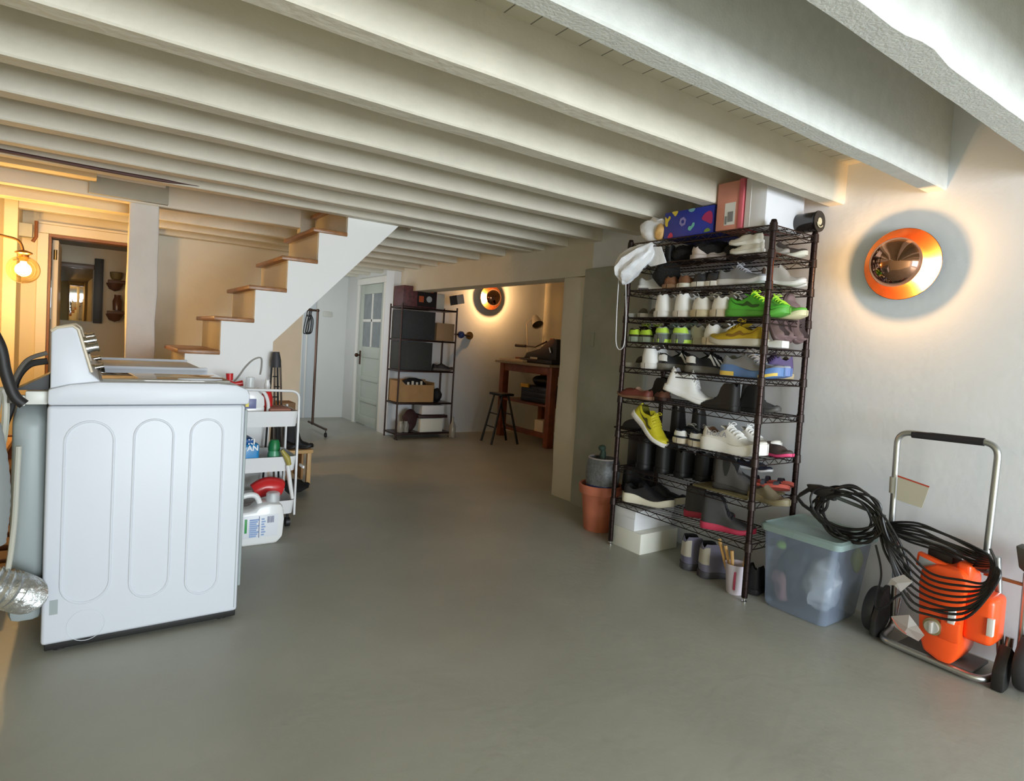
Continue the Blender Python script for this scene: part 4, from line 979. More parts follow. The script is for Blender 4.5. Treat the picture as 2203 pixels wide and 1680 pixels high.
for i in range(len(axis_pts)-1):
    for k in range(5):
        t = k/5; ap.append([a+(b-a)*t for a, b in zip(axis_pts[i], axis_pts[i+1])])
ap.append(axis_pts[-1]); n = 36
ap = [(x_, y_, z_, a_*1.3, b_2*1.35) for x_, y_, z_, a_, b_2 in ap]
for x, y, z, rx, ry in ap:
    rings.append([mb.bm.verts.new((x+rx*(1+.13*sin(7*a))*cos(a), y+ry*(1+.13*sin(7*a+1))*sin(a)*.9, z+ry*(1+.1*sin(7*a))*sin(a)*.55)) for a in [2*pi*k/n for k in range(n)]])
for A, B in zip(rings, rings[1:]):
    for k in range(n): mb.bm.faces.new([A[k], A[(k+1) % n], B[(k+1) % n], B[k]])
mb.wob(.008, 22, 4); mb.build('bag_body', m_bag, DB)
mb = MB().prism([(-.10, -.035), (.0, -.06), (.09, -.015), (.06, .05), (-.06, .045)], 'x', 2.585, 2.592, .002); mb.xf(Matrix.Translation((0, 2.385, 1.70))); mb.wob(.012, 16, 2)
mb.build('bag_flap', m_bag, DB)
MB().tube(spline([(2.55, 2.60, 1.60), (2.548, 2.597, 1.45), (2.548, 2.592, 1.30), (2.55, 2.585, 1.20), (2.555, 2.56, 1.165), (2.560, 2.53, 1.20), (2.565, 2.535, 1.35), (2.56, 2.545, 1.50), (2.555, 2.548, 1.58)], 8), .0028, 6).build('drawstring', m_bag, DB)
# dark fluffy hat / black things on shelf two
b_ = lump('fur_hat', (2.66, 2.33, 1.605), .075, .075, .085, mat('black_fur', '171615', .95, bump=1.0, bscale=160), None, .02, 20, 9); meta(b_, 'black furry hat bulging out between the second and third shelves', 'hat')
for i, (y, x) in enumerate(((2.24, 2.74), (2.08, 2.72), (1.91, 2.76))):
    b_ = lump('dark_scarf', (x, y, 1.712), .12, .10, .050, mat('black_wool', '1a1818', .95, bump=.8, bscale=90), None, .018, 18, 12+i)
    meta(b_, ['black knitted bundle behind the pink slippers on the second shelf', 'black knitted bundle in the middle of the second shelf', 'black knitted bundle behind the stacked white flats'][i], 'clothing', 'black bundles on the second shelf')
# boxes on the floor under the rack
wb = mat('carton_white', 'e3e4e8', .6); wb2 = mat('carton_cream', 'e6e6dc', .6)
Tx = thing('shoe_box', 'white shoe box on the floor under the rack, lower of two', 'box', (2.75, 2.4, 0))
MB().box(2.612, 2.93, 2.345, 2.60, 0.0, .118, .002).build('box_body', wb2, Tx)
Tx = thing('shoe_box', 'white lidded shoe box stacked askew on another under the rack', 'box', (2.75, 2.4, .12))
MB().box(2.618, 2.94, 2.405, 2.575, .119, .222, .002).build('box_body', wb, Tx)
MB().box(2.610, 2.945, 2.395, 2.585, .190, .238, .002).build('lid', wb, Tx)
GY2 = ('8b8a98', '5c5c66', '17181c', '17181c', '30323e')
for i, (px, py) in enumerate(((1462, 1222), (1500, 1240))):
    q = atz(px, py); shoe('boot', 'hiking_boot', (q.x+.01, q.y, .001), -28, ('77758a' if i else '6c6a80', '4c4a52', '15161a', '0e0e10', 'b8b2a4'), ['grey blue hiking boot with black collar on the floor, left of its pair', 'grey blue hiking boot with black collar on the floor, right of its pair'][i], 'hiking boots under the rack', ('heeltab',), sc=.92)
cp_ = atz(1563, 1277)
CU = thing('brush_cup', 'translucent white plastic cup of brushes on the floor by the front post', 'cup', (2.64, cp_.y-.01, 0))
cc = (2.645, cp_.y-.012)
m_cup = mat('cup_plastic', 'd9cfd8', .35, alpha=.85)
MB().shell([(.0, .001), (.036, .001), (.040, .01), (.052, .145), (.054, .150), (.050, .148), (.038, .012), (.0, .006)], (cc[0], cc[1], 0), 'z', 28).build('cup_body', m_cup, CU)
MB().box(cc[0]-.045, cc[0]-.04, cc[1]-.03, cc[1]-.018, .03, .12, .002).build('cup_mark', M_('c04a6a', .5), CU)
hw = mat('handle_wood', 'd8ab6a', .5)
for i, (dx, dy, tx, ty, h) in enumerate(((.0, .025, .01, .115, .235), (.012, .015, .0, .07, .215), (-.01, .0, -.01, .025, .205), (.01, -.02, .0, -.05, .215))):
    b = meta(MB().tube([(cc[0]+dx*.6, cc[1]+dy*.6, .012), (cc[0]+dx+(tx-dx)*.5, cc[1]+dy+(ty-dy)*.5, h*.55), (cc[0]+tx, cc[1]+ty, h)], [.006, .007, .009], 8).build('paint_brush', hw),
      ['wooden brush handle leaning furthest left out of the plastic cup', 'wooden brush handle second from left in the plastic cup', 'short upright wooden handle in the plastic cup', 'wooden brush leaning right out of the plastic cup'][i], 'brush', 'brushes in the cup')
q = atz(1612, 1285)
shoe('boot', 'boot', (2.70, q.y+.02, .001), 8, ('1a1a1d', '202024', '2c2d33', '0c0c0d', W1), 'black boot on the floor right of the front post, left of its pair', 'black boots on the floor', (), sc=.72)
shoe('boot', 'boot', (2.74, q.y-.075, .001), 2, ('1a1a1d', '202024', '2c2d33', '0c0c0d', W1), 'black boot squeezed between the front post and the plastic bin', 'black boots on the floor', (), sc=.74)
# terracotta pot, glazed pot and cactus at the left of the rack
m_ter = mat('terracotta', 'c8765a', .7, noise=.10, nscale=10)
pc = Vector((2.735, atx(1287, 1120, 2.735).y, 0))
TP = thing('terracotta_pot', 'orange terracotta pot on the floor at the left of the shoe rack', 'pot', pc)
MB().shell([(.0, .0), (.088, .0), (.094, .01), (.118, .235), (.134, .24), (.140, .290), (.134, .297), (.124, .293), (.112, .24), (.10, .12), (0, .10)], pc, 'z', 40).build('pot_body', m_ter, TP)
m_glz = mat('glaze_blue', '2d3a66', .3, noise=.35, nscale=10); m_glr = mat('glaze_grey', '6d6f70', .5, noise=.3, nscale=60)
gp = pc+Vector((-.0, -.012, .101))
TG = thing('glazed_pot', 'speckled grey and blue glazed pot nested inside the terracotta pot', 'pot', gp)
MB().shell([(.0, .0), (.06, .0), (.085, .06), (.104, .20), (.100, .215)], gp, 'z', 36).build('pot_base', m_glz, TG)
MB().shell([(.1045, .20), (.110, .26), (.106, .33), (.096, .365), (.092, .358), (.098, .32), (.095, .25)], gp, 'z', 36).build('pot_body', m_glr, TG)
MB().tube(arc(gp+Vector((0, 0, .366)), .094, 0, 2*pi, 36, (1, 0, 0), (0, 1, 0))[:-1], .005, 6, closed=True).build('rim', M_('b8aca8', .4), TG)
MB().lathe([(0, .30), (.094, .30), (.094, .31), (0, .315)], gp, 'z', 28).build('soil', M_('3b2a22', .95), TG)
CA = thing('cactus', 'small dark green cactus growing in the glazed pot', 'plant', gp+Vector((0, 0, .316)))
mb = MB().ball(gp+Vector((.0, .01, .37)), .021, .021, .060, 12, 12).ball(gp+Vector((-.0, .022, .425)), .024, .024, .022, 12, 8); mb.wob(.003, 40); mb.build('stem', M_('33473c', .7), CA)
BB = thing('black_box', 'tall glossy black box standing behind the potted cactus', 'box', (2.9, 2.78, 0))
MB().box(2.885, 2.975, 2.60, 2.755, 0, .615, .004).build('box_body', mat('black_card', '15151a', .35), BB)
MB().box(2.88, 2.978, 2.598, 2.757, .60, .622, .003).build('lid', mat('black_card2', '1d1416', .4), BB)

# ================================================================== STORAGE BIN
m_bin = mat('bin_plastic', '9aa9c0', .25, alpha=.50, spec=.4); m_lidp = mat('lid_teal', '93aaa8', .35, alpha=.85)
SB = thing('storage_bin', 'translucent blue plastic storage bin with a pale teal lid beside the rack', 'bin', (2.8, 1.45, 0))
def rrect(x0, x1, y0, y1, r, n=6):
    out = []
    for cx, cy, a in ((x1-r, y1-r, 0), (x0+r, y1-r, pi/2), (x0+r, y0+r, pi), (x1-r, y0+r, 3*pi/2)):
        out += [(cx+r*cos(a+pi/2*k/n), cy+r*sin(a+pi/2*k/n)) for k in range(n+1)]
    return out
def binshell(rows):
    mb = MB(); R = []
    for (x0, x1, y0, y1, z, r) in rows: R.append([mb.bm.verts.new((a, b, z)) for a, b in rrect(x0, x1, y0, y1, r)])
    for A, B in zip(R, R[1:]):
        for k in range(len(A)): mb.bm.faces.new([A[k], A[(k+1) % len(A)], B[(k+1) % len(B)], B[k]])
    return mb, R
mb, R = binshell([(2.665, 2.94, 1.315, 1.60, .002, .035), (2.655, 2.95, 1.305, 1.605, .02, .035), (2.632, 2.968, 1.268, 1.615, .365, .03), (2.626, 2.972, 1.262, 1.619, .372, .03)])
mb.bm.faces.new(R[0][::-1]); mb.build('tub', m_bin, SB)
mb, R = binshell([(2.618, 2.982, 1.250, 1.626, .362, .03), (2.616, 2.984, 1.248, 1.628, .388, .03), (2.632, 2.970, 1.262, 1.616, .396, .03), (2.645, 2.957, 1.275, 1.603, .388, .025)])
mb.bm.faces.new(R[-1]); mb.build('bin_lid', m_lidp, SB)
bl = [('dark_cloth', (2.76, 1.50, .17), .08, .09, .13, '3d4850', 'dark folded cloth inside the storage bin', 'clothing'), ('pink_cloth', (2.72, 1.535, .11), .045, .05, .075, 'b08a90', 'faded pink cloth near the left wall of the storage bin', 'clothing'),
      ('clear_wrap', (2.76, 1.38, .16), .09, .07, .12, 'c8d2dc', 'crumpled clear plastic wrap inside the storage bin', 'plastic wrap'), ('green_toy', (2.70, 1.555, .29), .025, .022, .022, '8cbc50', 'small lime green ball inside the storage bin near the top', 'toy'),
      ('yellow_pack', (2.90, 1.305, .27), .02, .022, .06, 'b8c850', 'crinkled yellow green packet inside the right end of the storage bin', 'packet')]
for i, (nm, c, rx, ry, rz, col, lab, cat) in enumerate(bl):
    meta(lump(nm, c, rx, ry, rz, M_(col, .6 if i != 2 else .25), None, .028 if i < 3 else .006, 17, 20+i), lab, cat)

# ================================================================== PRESSURE WASHER
PW = thing('pressure_washer', 'orange electric pressure washer on a tubular cart against the white wall', 'pressure washer', (2.8, .93, 0))
m_tube = mat('steel_tube', 'b9bbba', .28, .9); m_or = mat('orange_plastic', 'ff5a1e', .35, coat=.2); m_hosek = mat('hose_black', '1c1b1b', .38)
XH = 2.83
def px_(x, y, X=2.80): return atx(x, y, X)
hp = [px_(1917, 1150, XH), px_(1935, 945, XH), px_(2144, 968, XH), px_(2121, 1205, XH)]
hp[1].z += .0; 
full = fillet([hp[0], px_(1932, 928, XH), px_(2150, 955, XH), hp[3]], .055, 8)
hd = MB().tube(full, .0125, 14).build('handle', m_tube, PW)
g0, g1 = px_(1963, 934, XH), px_(2118, 951, XH)
MB().tube([g0, g1], .0155, 14).build('grip', mat('grip_foam', '231f22', .8), hd)
# base loop on the floor, uprights
lo = fillet([(2.92, 1.13, .16), (2.90, 1.135, .035), (2.755, 1.125, .020), (2.735, .765, .020), (2.88, .735, .03), (2.90, .735, .16)], .05, 6)
MB().tube(lo, .0135, 12).build('base_frame', m_tube, PW)
for y, z0_, z1_ in ((1.135, .05, .46), (.755, .05, .46)):
    MB().cyl((2.90, y, z0_), (XH+.03, y+(.0 if y > 1 else .03), z1_), .0125, n=12).build('upright', m_tube, PW)
MB().tube([(XH, 1.145, .455), (XH+.02, .80, .445)], .013, 10).build('crossbar', mat('bar_grey', '8e8f8c', .4, .5), PW)
for q in (hp[0], hp[3]):
    MB().ball(q+Vector((-.012, 0, -.012)), .030, .028, .036, 14, 10).cyl(q+Vector((-.05, 0, -.015)), q, .022, .024, 12).build('clamp_knob', m_blk, PW)
MB().box(2.76, 2.93, .80, 1.06, .018, .032, .004).build('base_plate', mat('plate_grey', '5c5d5c', .5), PW)
for y0_, y1_, sx in ((.645, .690, 'r'), (1.165, 1.205, 'l')):
    w = MB().lathe([(.0, 0), (.05, 0), (.062, .006), (.072, .0), (.094, .0), (.098, .006), (.098, .036), (.094, .042), (.072, .042), (.062, .036), (.0, .036)], (2.855, y0_, .099), 'y', 36)
    wo = w.build('wheel', mat('wheel_rubber', '2d2d30', .6), PW)
    mb = MB().lathe([(.0, 0), (.022, 0), (.020, .012), (0, .012)], (2.855, y0_-.010, .099), 'y', 20)
    for k in range(5):
        a = 2*pi*k/5; mb.box(-.006, .006, y0_-.004, y0_+.004, .018, .062, .002, 2, Matrix.Translation((2.855, 0, .099)) @ Matrix.Rotation(a, 4, 'Y'))
    mb.build('hub', mat('hub_grey', '6a6c70', .5), wo)
MB().prism([(2.74, .0), (2.80, .0), (2.86, .12), (2.80, .16), (2.745, .07)], 'y', .700, .740, .008).build('axle_bracket', m_blk, PW)
MB().prism([(2.74, .02), (2.80, .0), (2.88, .10), (2.86, .22), (2.80, .20), (2.745, .09)], 'y', 1.14, 1.163, .008).build('axle_bracket', m_blk, PW)
# orange body
body = [(.99, .31), (.975, .12), (.955, .055), (.90, .035), (.86, .035), (.835, .09), (.83, .37), (.85, .405), (.93, .405), (.985, .375)]
bo = MB().prism(body, 'x', 2.715, 2.885, .016).build('motor_housing', m_or, PW)
MB().box(2.73, 2.87, .742, .84, .15, .33, .022, 3).build('pump_cover', m_or, PW)
MB().box(2.75, 2.86, .83, .88, .36, .43, .014, 3).build('top_block', m_or, PW)
MB().box(2.705, 2.725, .835, .90, .13, .21, .008, 2).build('raised_panel', m_or, bo)
bd = MB().prism([(1.015, .372), (.905, .352), (.905, .405), (1.010, .428)], 'x', 2.742, 2.775, .008).build('badge_plate', m_or, PW)
MB().prism([(1.003, .382), (.917, .364), (.917, .394), (1.000, .414)], 'x', 2.7385, 2.742, .001).build('badge_label', mat('badge_grey', 'a5abb0', .4), bd)
MB().box(2.78, 2.88, .90, .99, .38, .455, .010).build('motor_top', m_blk, PW)
dl = atx(2007, 1347, 2.713)
MB().lathe([(.0, 0), (.032, 0), (.034, .004), (.032, .012), (.0, .012)], (2.706, dl.y, dl.z), 'x', 28).build('dial_ring', mat('dial_olive', 'a99a72', .35, .6), bo)
kd = MB().lathe([(.0, 0), (.024, 0), (.024, .012), (0, .012)], (2.694, dl.y, dl.z), 'x', 24).box(2.684, 2.696, dl.y-.006, dl.y+.006, dl.z-.022, dl.z+.022, .003).build('dial', mat('dial_silver', 'd8d8d4', .3, .5), bo)
for (a, b, c, d) in ((2040, 1310, 2052, 1345), (2124, 1330, 2134, 1372)):
    p, q = atx(a, b, 2.70 if a < 2100 else 2.722), atx(c, d, 2.70 if a < 2100 else 2.722)
    MB().box(p.x, p.x+.02 if a > 2100 else p.x+.02, q.y, p.y, q.z, p.z, .001).build('warning_label', mat('label_white', 'e4dfd8', .5), bo)
# warning plate on the handle and the two paper tags
wp = MB(); q = [atx(1931, 1022, XH-.02), atx(2000, 1046, XH-.02), atx(1983, 1093, XH-.02), atx(1929, 1075, XH-.02)]
wp.poly(q+[v+Vector((.002, 0, 0)) for v in q], [(0, 1, 2, 3), (7, 6, 5, 4), (0, 4, 5, 1), (1, 5, 6, 2), (2, 6, 7, 3), (3, 7, 4, 0)])
wo = wp.build('instruction_tag', mat('tag_tan', 'bdb8a6', .6), PW)
q2 = [q[0]+Vector((-.001, 0, 0)), q[1]+Vector((-.001, 0, 0)), q[1]*.94+q[2]*.06+Vector((-.001, 0, 0)), q[0]*.94+q[3]*.06+Vector((-.001, 0, 0))]
MB().poly(q2, [(0, 1, 2, 3)]).build('red_edge', M_('b8402e', .5), wo)
MB().tube([px_(1923, 1026, XH), px_(1921, 1060, XH)], .0150, 14).build('tape_band', mat('tape_grey', 'a9a89e', .5), hd)
m_pap = mat('paper_tag', 'e4e1de', .6); 
def paper(name, pts, X, depth, par, m):
    mb = MB(); q = [atx(a, b, X) for a, b in pts]; n = len(q)
    q = [v+Vector((depth*((-1)**i), 0, 0)) for i, v in enumerate(q)]
    c = sum(q, Vector())/n+Vector((-.008, 0, 0))
    mb.poly(q+[c], [(i, (i+1) % n, n) for i in range(n)]); bmesh.ops.solidify(mb.bm, geom=mb.bm.faces[:], thickness=.0012)
    return mb.build(name, m, par, False)
paper('paper_tag', [(1909, 1258), (1918, 1244), (1943, 1236), (1965, 1251), (1937, 1274), (1925, 1259)], 2.60, .004, PW, m_pap)
pt = paper('paper_tag', [(1916, 1326), (1957, 1322), (1972, 1345), (1990, 1366), (1975, 1380), (1945, 1362), (1925, 1350)], 2.68, .004, PW, m_pap)
mb = MB(); q = [atx(1918, 1329, 2.672), atx(1935, 1352, 2.672), atx(1950, 1364, 2.672)]; mb.tube(q, .0016, 5); mb.build('red_edge', M_('c8563c', .5), pt)
# holder tray at the right
MB().prism([(.60, .49), (.735, .52), (.72, .44), (.66, .40), (.64, .40)], 'x', 2.86, 2.93, .006).build('lance_holder', mat('holder_dark', '4a4640', .6), PW)
MB().cyl((2.89, .70, .42), (2.90, .70, .08), .012, n=12).build('side_rod', m_tube, PW)
MB().cyl((2.89, .83, .375), (2.89, .70, .375), .007, n=8).build('side_strut', mat('strut_brown', '9a5a34', .4), PW)
# hose: one long tangle, in three bundles
rnd = random.Random(11)
mb = MB()
def loop(cx, cy, rx, ry, tilt, X, n=14, jit=.10, ph=0):
    pts = []
    for k in range(n):
        a = 2*pi*k/n+ph; j = 1+jit*sin(3*a+ph*5)*.6+rnd.uniform(-jit, jit)*.3
        u, v = rx*cos(a)*j, ry*sin(a)*j
        x = cx+u*cos(tilt)-v*sin(tilt); y = cy+u*sin(tilt)+v*cos(tilt)
        pts.append(atx(x, y, X+.022*sin(a+ph)+rnd.uniform(-.006, .006)))
    return spline(pts, 5, True)
for k in range(9):   # over the bin lid
    mb.tube(loop(1822+rnd.uniform(-14, 20), 1104+rnd.uniform(-8, 12), 66+rnd.uniform(-10, 14), 46+rnd.uniform(-12, 10), R_(18+rnd.uniform(-16, 22)), 2.77-.016*(k % 3), ph=k*.9), .0052, 7, closed=True)
mb.build('high_pressure_hose', m_hosek, PW)
mb = MB()
for k in range(8):   # across the crossbar and down in front of the motor
    top = 1128+6*k; bot = 1190+16*k
    pts = [(1893+4*k, 1130+3*k), (1960+rnd.uniform(-8, 8), top-4), (2030, top+18+rnd.uniform(-6, 6)), (2095, top+48), (2130+3*k, 1200+4*k), (2122, 1252+5*k), (2070, bot+58-4*k), (2000, bot+42-3*k), (1950, bot-6), (1912, 1165+3*k)]
    P_ = [atx(a, b, 2.775 if i < 4 else 2.68-.004*k) for i, (a, b) in enumerate(pts)]
    mb.tube(spline(P_, 6, True), .0048, 7, closed=True)
mb.build('power_cable', m_hosek, PW)
mb = MB()
for k in range(4):
    P_ = [atx(a, b, 2.73-.008*k) for a, b in ((1876+8*k, 1110), (1893+5*k, 1150), (1905+8*k, 1190), (1935+7*k, 1240-3*k), (1950+4*k, 1262), (1925+10*k, 1215), (1905+9*k, 1160))]
    mb.tube(spline(P_, 6, True), .005, 7, closed=True)
mb.tube(spline([atx(a, b, 2.74) for a, b in ((1884, 1172), (1894, 1215), (1895, 1245), (1886, 1280), (1884, 1305), (1900, 1308), (1926, 1285), (1940, 1277))], 6), .0042, 7)
mb.tube(spline([atx(a, b, 2.66) for a, b in ((1950, 1275), (1968, 1298), (2000, 1310), (2060, 1312), (2110, 1298), (2135, 1260), (2143, 1215), (2130, 1180))], 6), .0046, 7)
mb.build('supply_hose', m_hosek, PW)
# spray gun with lance lying on the hose
SG = thing('spray_gun', 'black trigger spray gun and lance resting on the coiled hose above the bin', 'spray gun', atx(1760, 1075, 2.76))
Xg = 2.745
def pr(pts, X, th): return [(atx(a, b, X).y, atx(a, b, X).z) for a, b in pts]
MB().prism(pr([(1737, 1041), (1765, 1043), (1795, 1056), (1798, 1078), (1770, 1070), (1745, 1058)], Xg, 0), 'x', Xg-.014, Xg+.014, .005).build('gun_body', m_blk, SG)
MB().tube([atx(a, b, Xg) for a, b in ((1742, 1052), (1722, 1064), (1716, 1071), (1728, 1086), (1745, 1098), (1762, 1103))], [.010, .009, .008, .008, .008, .007], 8).build('rear_grip', m_blk, SG)
MB().tube(spline([atx(a, b, Xg) for a, b in ((1772, 1068), (1762, 1085), (1756, 1098), (1766, 1103), (1778, 1092), (1782, 1074))], 4), .006, 8).build('trigger_guard', m_blk, SG)
MB().tube([atx(1790, 1066, Xg), atx(1905, 1112, Xg+.03)], .008, 10).build('lance', mat('lance_grey', '4a504e', .4), SG)

# ================================================================== UTILITY CART AND CLEANING THINGS BEHIND THE WASHER
m_cw = mat('cart_white', 'e4e4e4', .4); UC = thing('utility_cart', 'white metal three-tier utility cart behind the washer', 'cart', (.82, 3.75, 0))
cx0, cx1, cy0, cy1 = .60, 1.025, 3.60, 3.92
for z0_, z1_ in ((.60, .690), (.34, .425), (.085, .165)):
    mb, R = binshell([(cx0+.008, cx1-.008, cy0+.008, cy1-.008, z0_, .03), (cx0, cx1, cy0, cy1, z1_, .03), (cx0+.006, cx1-.006, cy0+.006, cy1-.006, z1_, .03), (cx0+.012, cx1-.012, cy0+.012, cy1-.012, z0_+.006, .03)])
    mb.bm.faces.new(R[0][::-1]); mb.bm.faces.new(R[-1]); mb.build('tray', m_cw, UC)
for y in (cy0+.03, cy1-.03):
    for x in (cx0-.006, cx1+.004): MB().box(x-.006, x+.006, y-.011, y+.011, .07, .70, .002).build('upright', m_cw, UC)
for x in (cx0+.03, cx1-.03):
    for y in (cy0+.04, cy1-.04): MB().cyl((x-.012, y, .028), (x+.012, y, .028), .027, n=16).cyl((x, y, .03), (x, y, .085), .008, n=8).build('caster', m_blk, UC)
for y in (cy0+.03, ):
    MB().tube(fillet([(cx1+.004, y, .69), (cx1+.004, y, .805), (cx0+.14, y, .812), (cx0-.006, y, .812), (cx0-.006, y, .69)], .05, 6), .008, 10).build('push_handle', m_cw, UC)
m_pl = mat('plastic_white', 'ebebea', .35, coat=.2); m_red = mat('plastic_red', 'd02a2c', .3, coat=.3); m_clr = mat('cap_clear', 'e8eef0', .1, alpha=.45)
def bottle(name, label, cat, x, y, z, prof, m, cap=None, mc=None, sx=1, sy=1, group=None):
    T = thing(name, label, cat, (x, y, z), group)
    M = Matrix.Diagonal((sx, sy, 1, 1))
    MB().lathe(prof, (x, y, z), 'z', 28, 0, M).build('bottle_body', m, T)
    if cap: MB().lathe(cap, (x, y, z), 'z', 20).build('cap', mc, T)
    return T
# detergent bottle on the top tray, with handle
q = aty(550, 878, 3.72)
T = thing('detergent_bottle', 'white detergent bottle with clear cap and blue label on the top tray', 'bottle', (q.x-.02, 3.70, .607))
bx = q.x-.02
MB().box(bx-.055, bx+.06, 3.665, 3.735, .608, .72, .02, 3).prism([(bx-.055, .71), (bx+.06, .71), (bx+.055, .765), (bx+.01, .81), (bx-.03, .815), (bx-.055, .79)], 'y', 3.668, 3.732, .010).build('bottle_body', m_pl, T)
MB().tube(spline([(bx+.02, 3.70, .81), (bx+.062, 3.70, .785), (bx+.085, 3.70, .715), (bx+.078, 3.70, .63)], 5), .010, 8).build('grip', m_pl, T)
MB().lathe([(.024, .20), (.026, .21), (.024, .268), (.012, .272)], (bx-.02, 3.70, .607), 'z', 18).build('cap', m_clr, T)
MB().lathe([(.012, .20), (.010, .25), (0, .255)], (bx-.02, 3.70, .607), 'z', 12).build('spout', m_pl, T)
lb = MB().box(bx-.05, bx+.01, 3.662, 3.665, .70, .755, .001).build('label', M_('6a6f9a', .4), T)
MB().box(bx-.048, bx-.03, 3.660, 3.662, .71, .745).build('label_block', M_('e8d23c', .4), lb)
q = aty(557, 850, 3.80)
bottle('spray_bottle', 'red bottle with white nozzle behind the detergent on the top tray', 'bottle', q.x+.045, 3.80, .607, [(.030, 0), (.034, .01), (.034, .14), (.024, .18), (.012, .195)], m_red, [(.016, .19), (.018, .215), (.012, .24), (.014, .25), (0, .252)], m_pl)
meta(MB().box(cx1-.16, cx1-.02, 3.64, 3.88, .608, .625, .004).box(cx1-.15, cx1-.03, 3.66, 3.86, .626, .698, .006).build('cedar_box', mat('pink_wood', 'a9715e', .6)), 'pinkish wooden box at the right end of the top cart tray', 'box')
# red dustpan brush on the washer side
q = aty(497, 815, 3.78)
RT = thing('red_scrubber', 'red cleaning tool lying on the cart just behind the washer lid', 'brush', (q.x, 3.78, .69))
MB().tube([aty(486, 822, 3.82), aty(505, 826, 3.82), aty(522, 824, 3.82)], [.016, .013, .018], 10).build('handle', m_red, RT)
MB().cyl(aty(494, 818, 3.82), aty(494, 803, 3.82), .018, .020, 14).build('scrub_head', m_red, RT)
# oxygen cleaner tub with lettering
ox = .735; m_tub = mat('tub_blue', '2f8cc8', .3, noise=.25, nscale=6, coat=.3)
T = thing('cleaner_tub', 'blue tub of laundry cleaner with white lettering on the middle tray', 'tub', (ox, 3.68, .346))
MB().box(ox-.10, ox+.085, 3.615, 3.75, .347, .505, .02, 3).build('tub_body', m_tub, T)
MB().box(ox-.105, ox+.05, 3.61, 3.755, .503, .535, .012, 2).build('tub_lid', mat('tub_lid', '1f5a9a', .35), T)
bfont = mat('letter_white', 'f4f4f2', .5)
q = aty(543, 955, 3.61)
text('lettering', 'KI', bfont, .042, (q.x-.004, 3.6125, q.z+.010), (R_(90), 0, R_(0)), T, .0008, 'CENTER', .0012)
text('lettering', 'AN', bfont, .042, (q.x+.004, 3.6125, q.z-.026), (R_(90), 0, R_(0)), T, .0008, 'CENTER', .0012)
q = aty(590, 980, 3.66)
bottle('green_bottle', 'green bottle with pale cap band on the middle cart tray', 'bottle', q.x, 3.67, .347, [(.034, 0), (.036, .01), (.036, .085), (.030, .105), (.030, .110)], mat('green_pale', '4f9a72', .35), [(.033, .105), (.034, .118), (.030, .15), (.022, .168), (0, .17)], mat('green_deep', '1f7a44', .4))
q = aty(616, 1000, 3.58)
T = thing('squeegee', 'white squeegee with olive handle hooked on the right side of the cart', 'squeegee', (1.05, 3.60, .3))
MB().tube([aty(606, 968, 3.59), aty(618, 985, 3.59), aty(622, 1000, 3.59)], [.010, .018, .014], 10).build('handle', M_('a89a4a', .4), T)
MB().tube([aty(619, 1000, 3.59), aty(624, 1040, 3.59), aty(629, 1072, 3.59)], [.012, .013, .010], 10).build('shaft', m_pl, T)
MB().box(1.045, 1.055, 3.55, 3.63, .36, .375, .002).build('blade', m_pl, T)
# red bottle on the bottom tray and the white jug on the floor
T = thing('bleach_bottle', 'red bottle lying on the bottom cart tray behind the white jug', 'bottle', (.84, 3.66, .18))
qa, qb = aty(545, 1058, 3.62), aty(606, 1050, 3.62)
MB().tube(spline([qa, qa*.6+qb*.4+Vector((0, 0, .02)), qa*.2+qb*.8+Vector((0, 0, .01)), qb], 5), [.045+.012*sin(pi*min(1, i/15)) for i in range(16)], 16).build('bottle_body', m_red, T)
q = aty(541, 1048, 3.56)
bottle('measuring_cup', 'clear plastic dosing cup in front of the red bottle', 'cup', q.x, 3.53, max(.0, q.z-.035)*0+.225, [(.012, 0), (.022, .01), (.024, .045), (.0, .05)], m_clr)
bpy.data.objects.remove(bpy.data.objects['measuring_cup'].children[0]); bpy.data.objects.remove(bpy.data.objects['measuring_cup'])
jx0, jx1 = .665, .900; yj = 3.36
T = thing('laundry_jug', 'big white laundry jug with blue printed label on the floor behind the washer', 'jug', ((jx0+jx1)/2, 3.42, 0))
def jug(y0_, y1_):
    mb = MB()
    mb.prism([(jx0, .03), (jx0+.02, .0), (jx1-.03, .0), (jx1, .035), (jx1+.006, .13), (jx1-.002, .19), (jx1-.012, .215), (jx1-.075, .222), (jx0+.10, .215), (jx0+.085, .19), (jx0+.0, .185)], 'y', y0_, y1_, .016)
    return mb
jug(yj, yj+.13).build('jug_body', m_pl, T)
MB().tube(spline([(jx0+.0, yj+.06, .17), (jx0+.005, yj+.06, .235), (jx0+.05, yj+.06, .262), (jx0+.10, yj+.06, .255), (jx0+.125, yj+.06, .20)], 6), .015, 10).build('grip', m_pl, T)
MB().lathe([(.036, .218), (.036, .262), (.030, .268), (.0, .268)], (jx1-.045, yj+.065, 0), 'z', 20).build('cap', m_clr, T)
MB().lathe([(.016, .21), (.018, .24), (.010, .262), (0, .263)], (jx1-.045, yj+.065, 0), 'z', 14).build('spout', m_pl, T)
lb = MB().box(jx0+.03, jx1-.03, yj-.0015, yj+.004, .045, .165, .001).build('label', M_('e4e7ec', .4), T)
mb = MB(); rr = random.Random(5)
for i in range(9): 
    mb.box(jx0+.06, jx0+.095+.006*(i % 3), yj-.003, yj-.0015, .05+.011*i, .0585+.011*i)
for i in range(7): mb.box(jx0+.12, jx0+.135+.006*(i % 2), yj-.003, yj-.0015, .055+.014*i, .063+.014*i)
mb.build('printed_text', M_('8fa8d0', .5), lb)
mb = MB().box(jx0+.107, jx0+.110, yj-.003, yj-.0015, .045, .16)
for i in range(6): mb.box(jx0+.150+.006*i, jx0+.153+.006*i, yj-.003, yj-.0015, .12, .155)
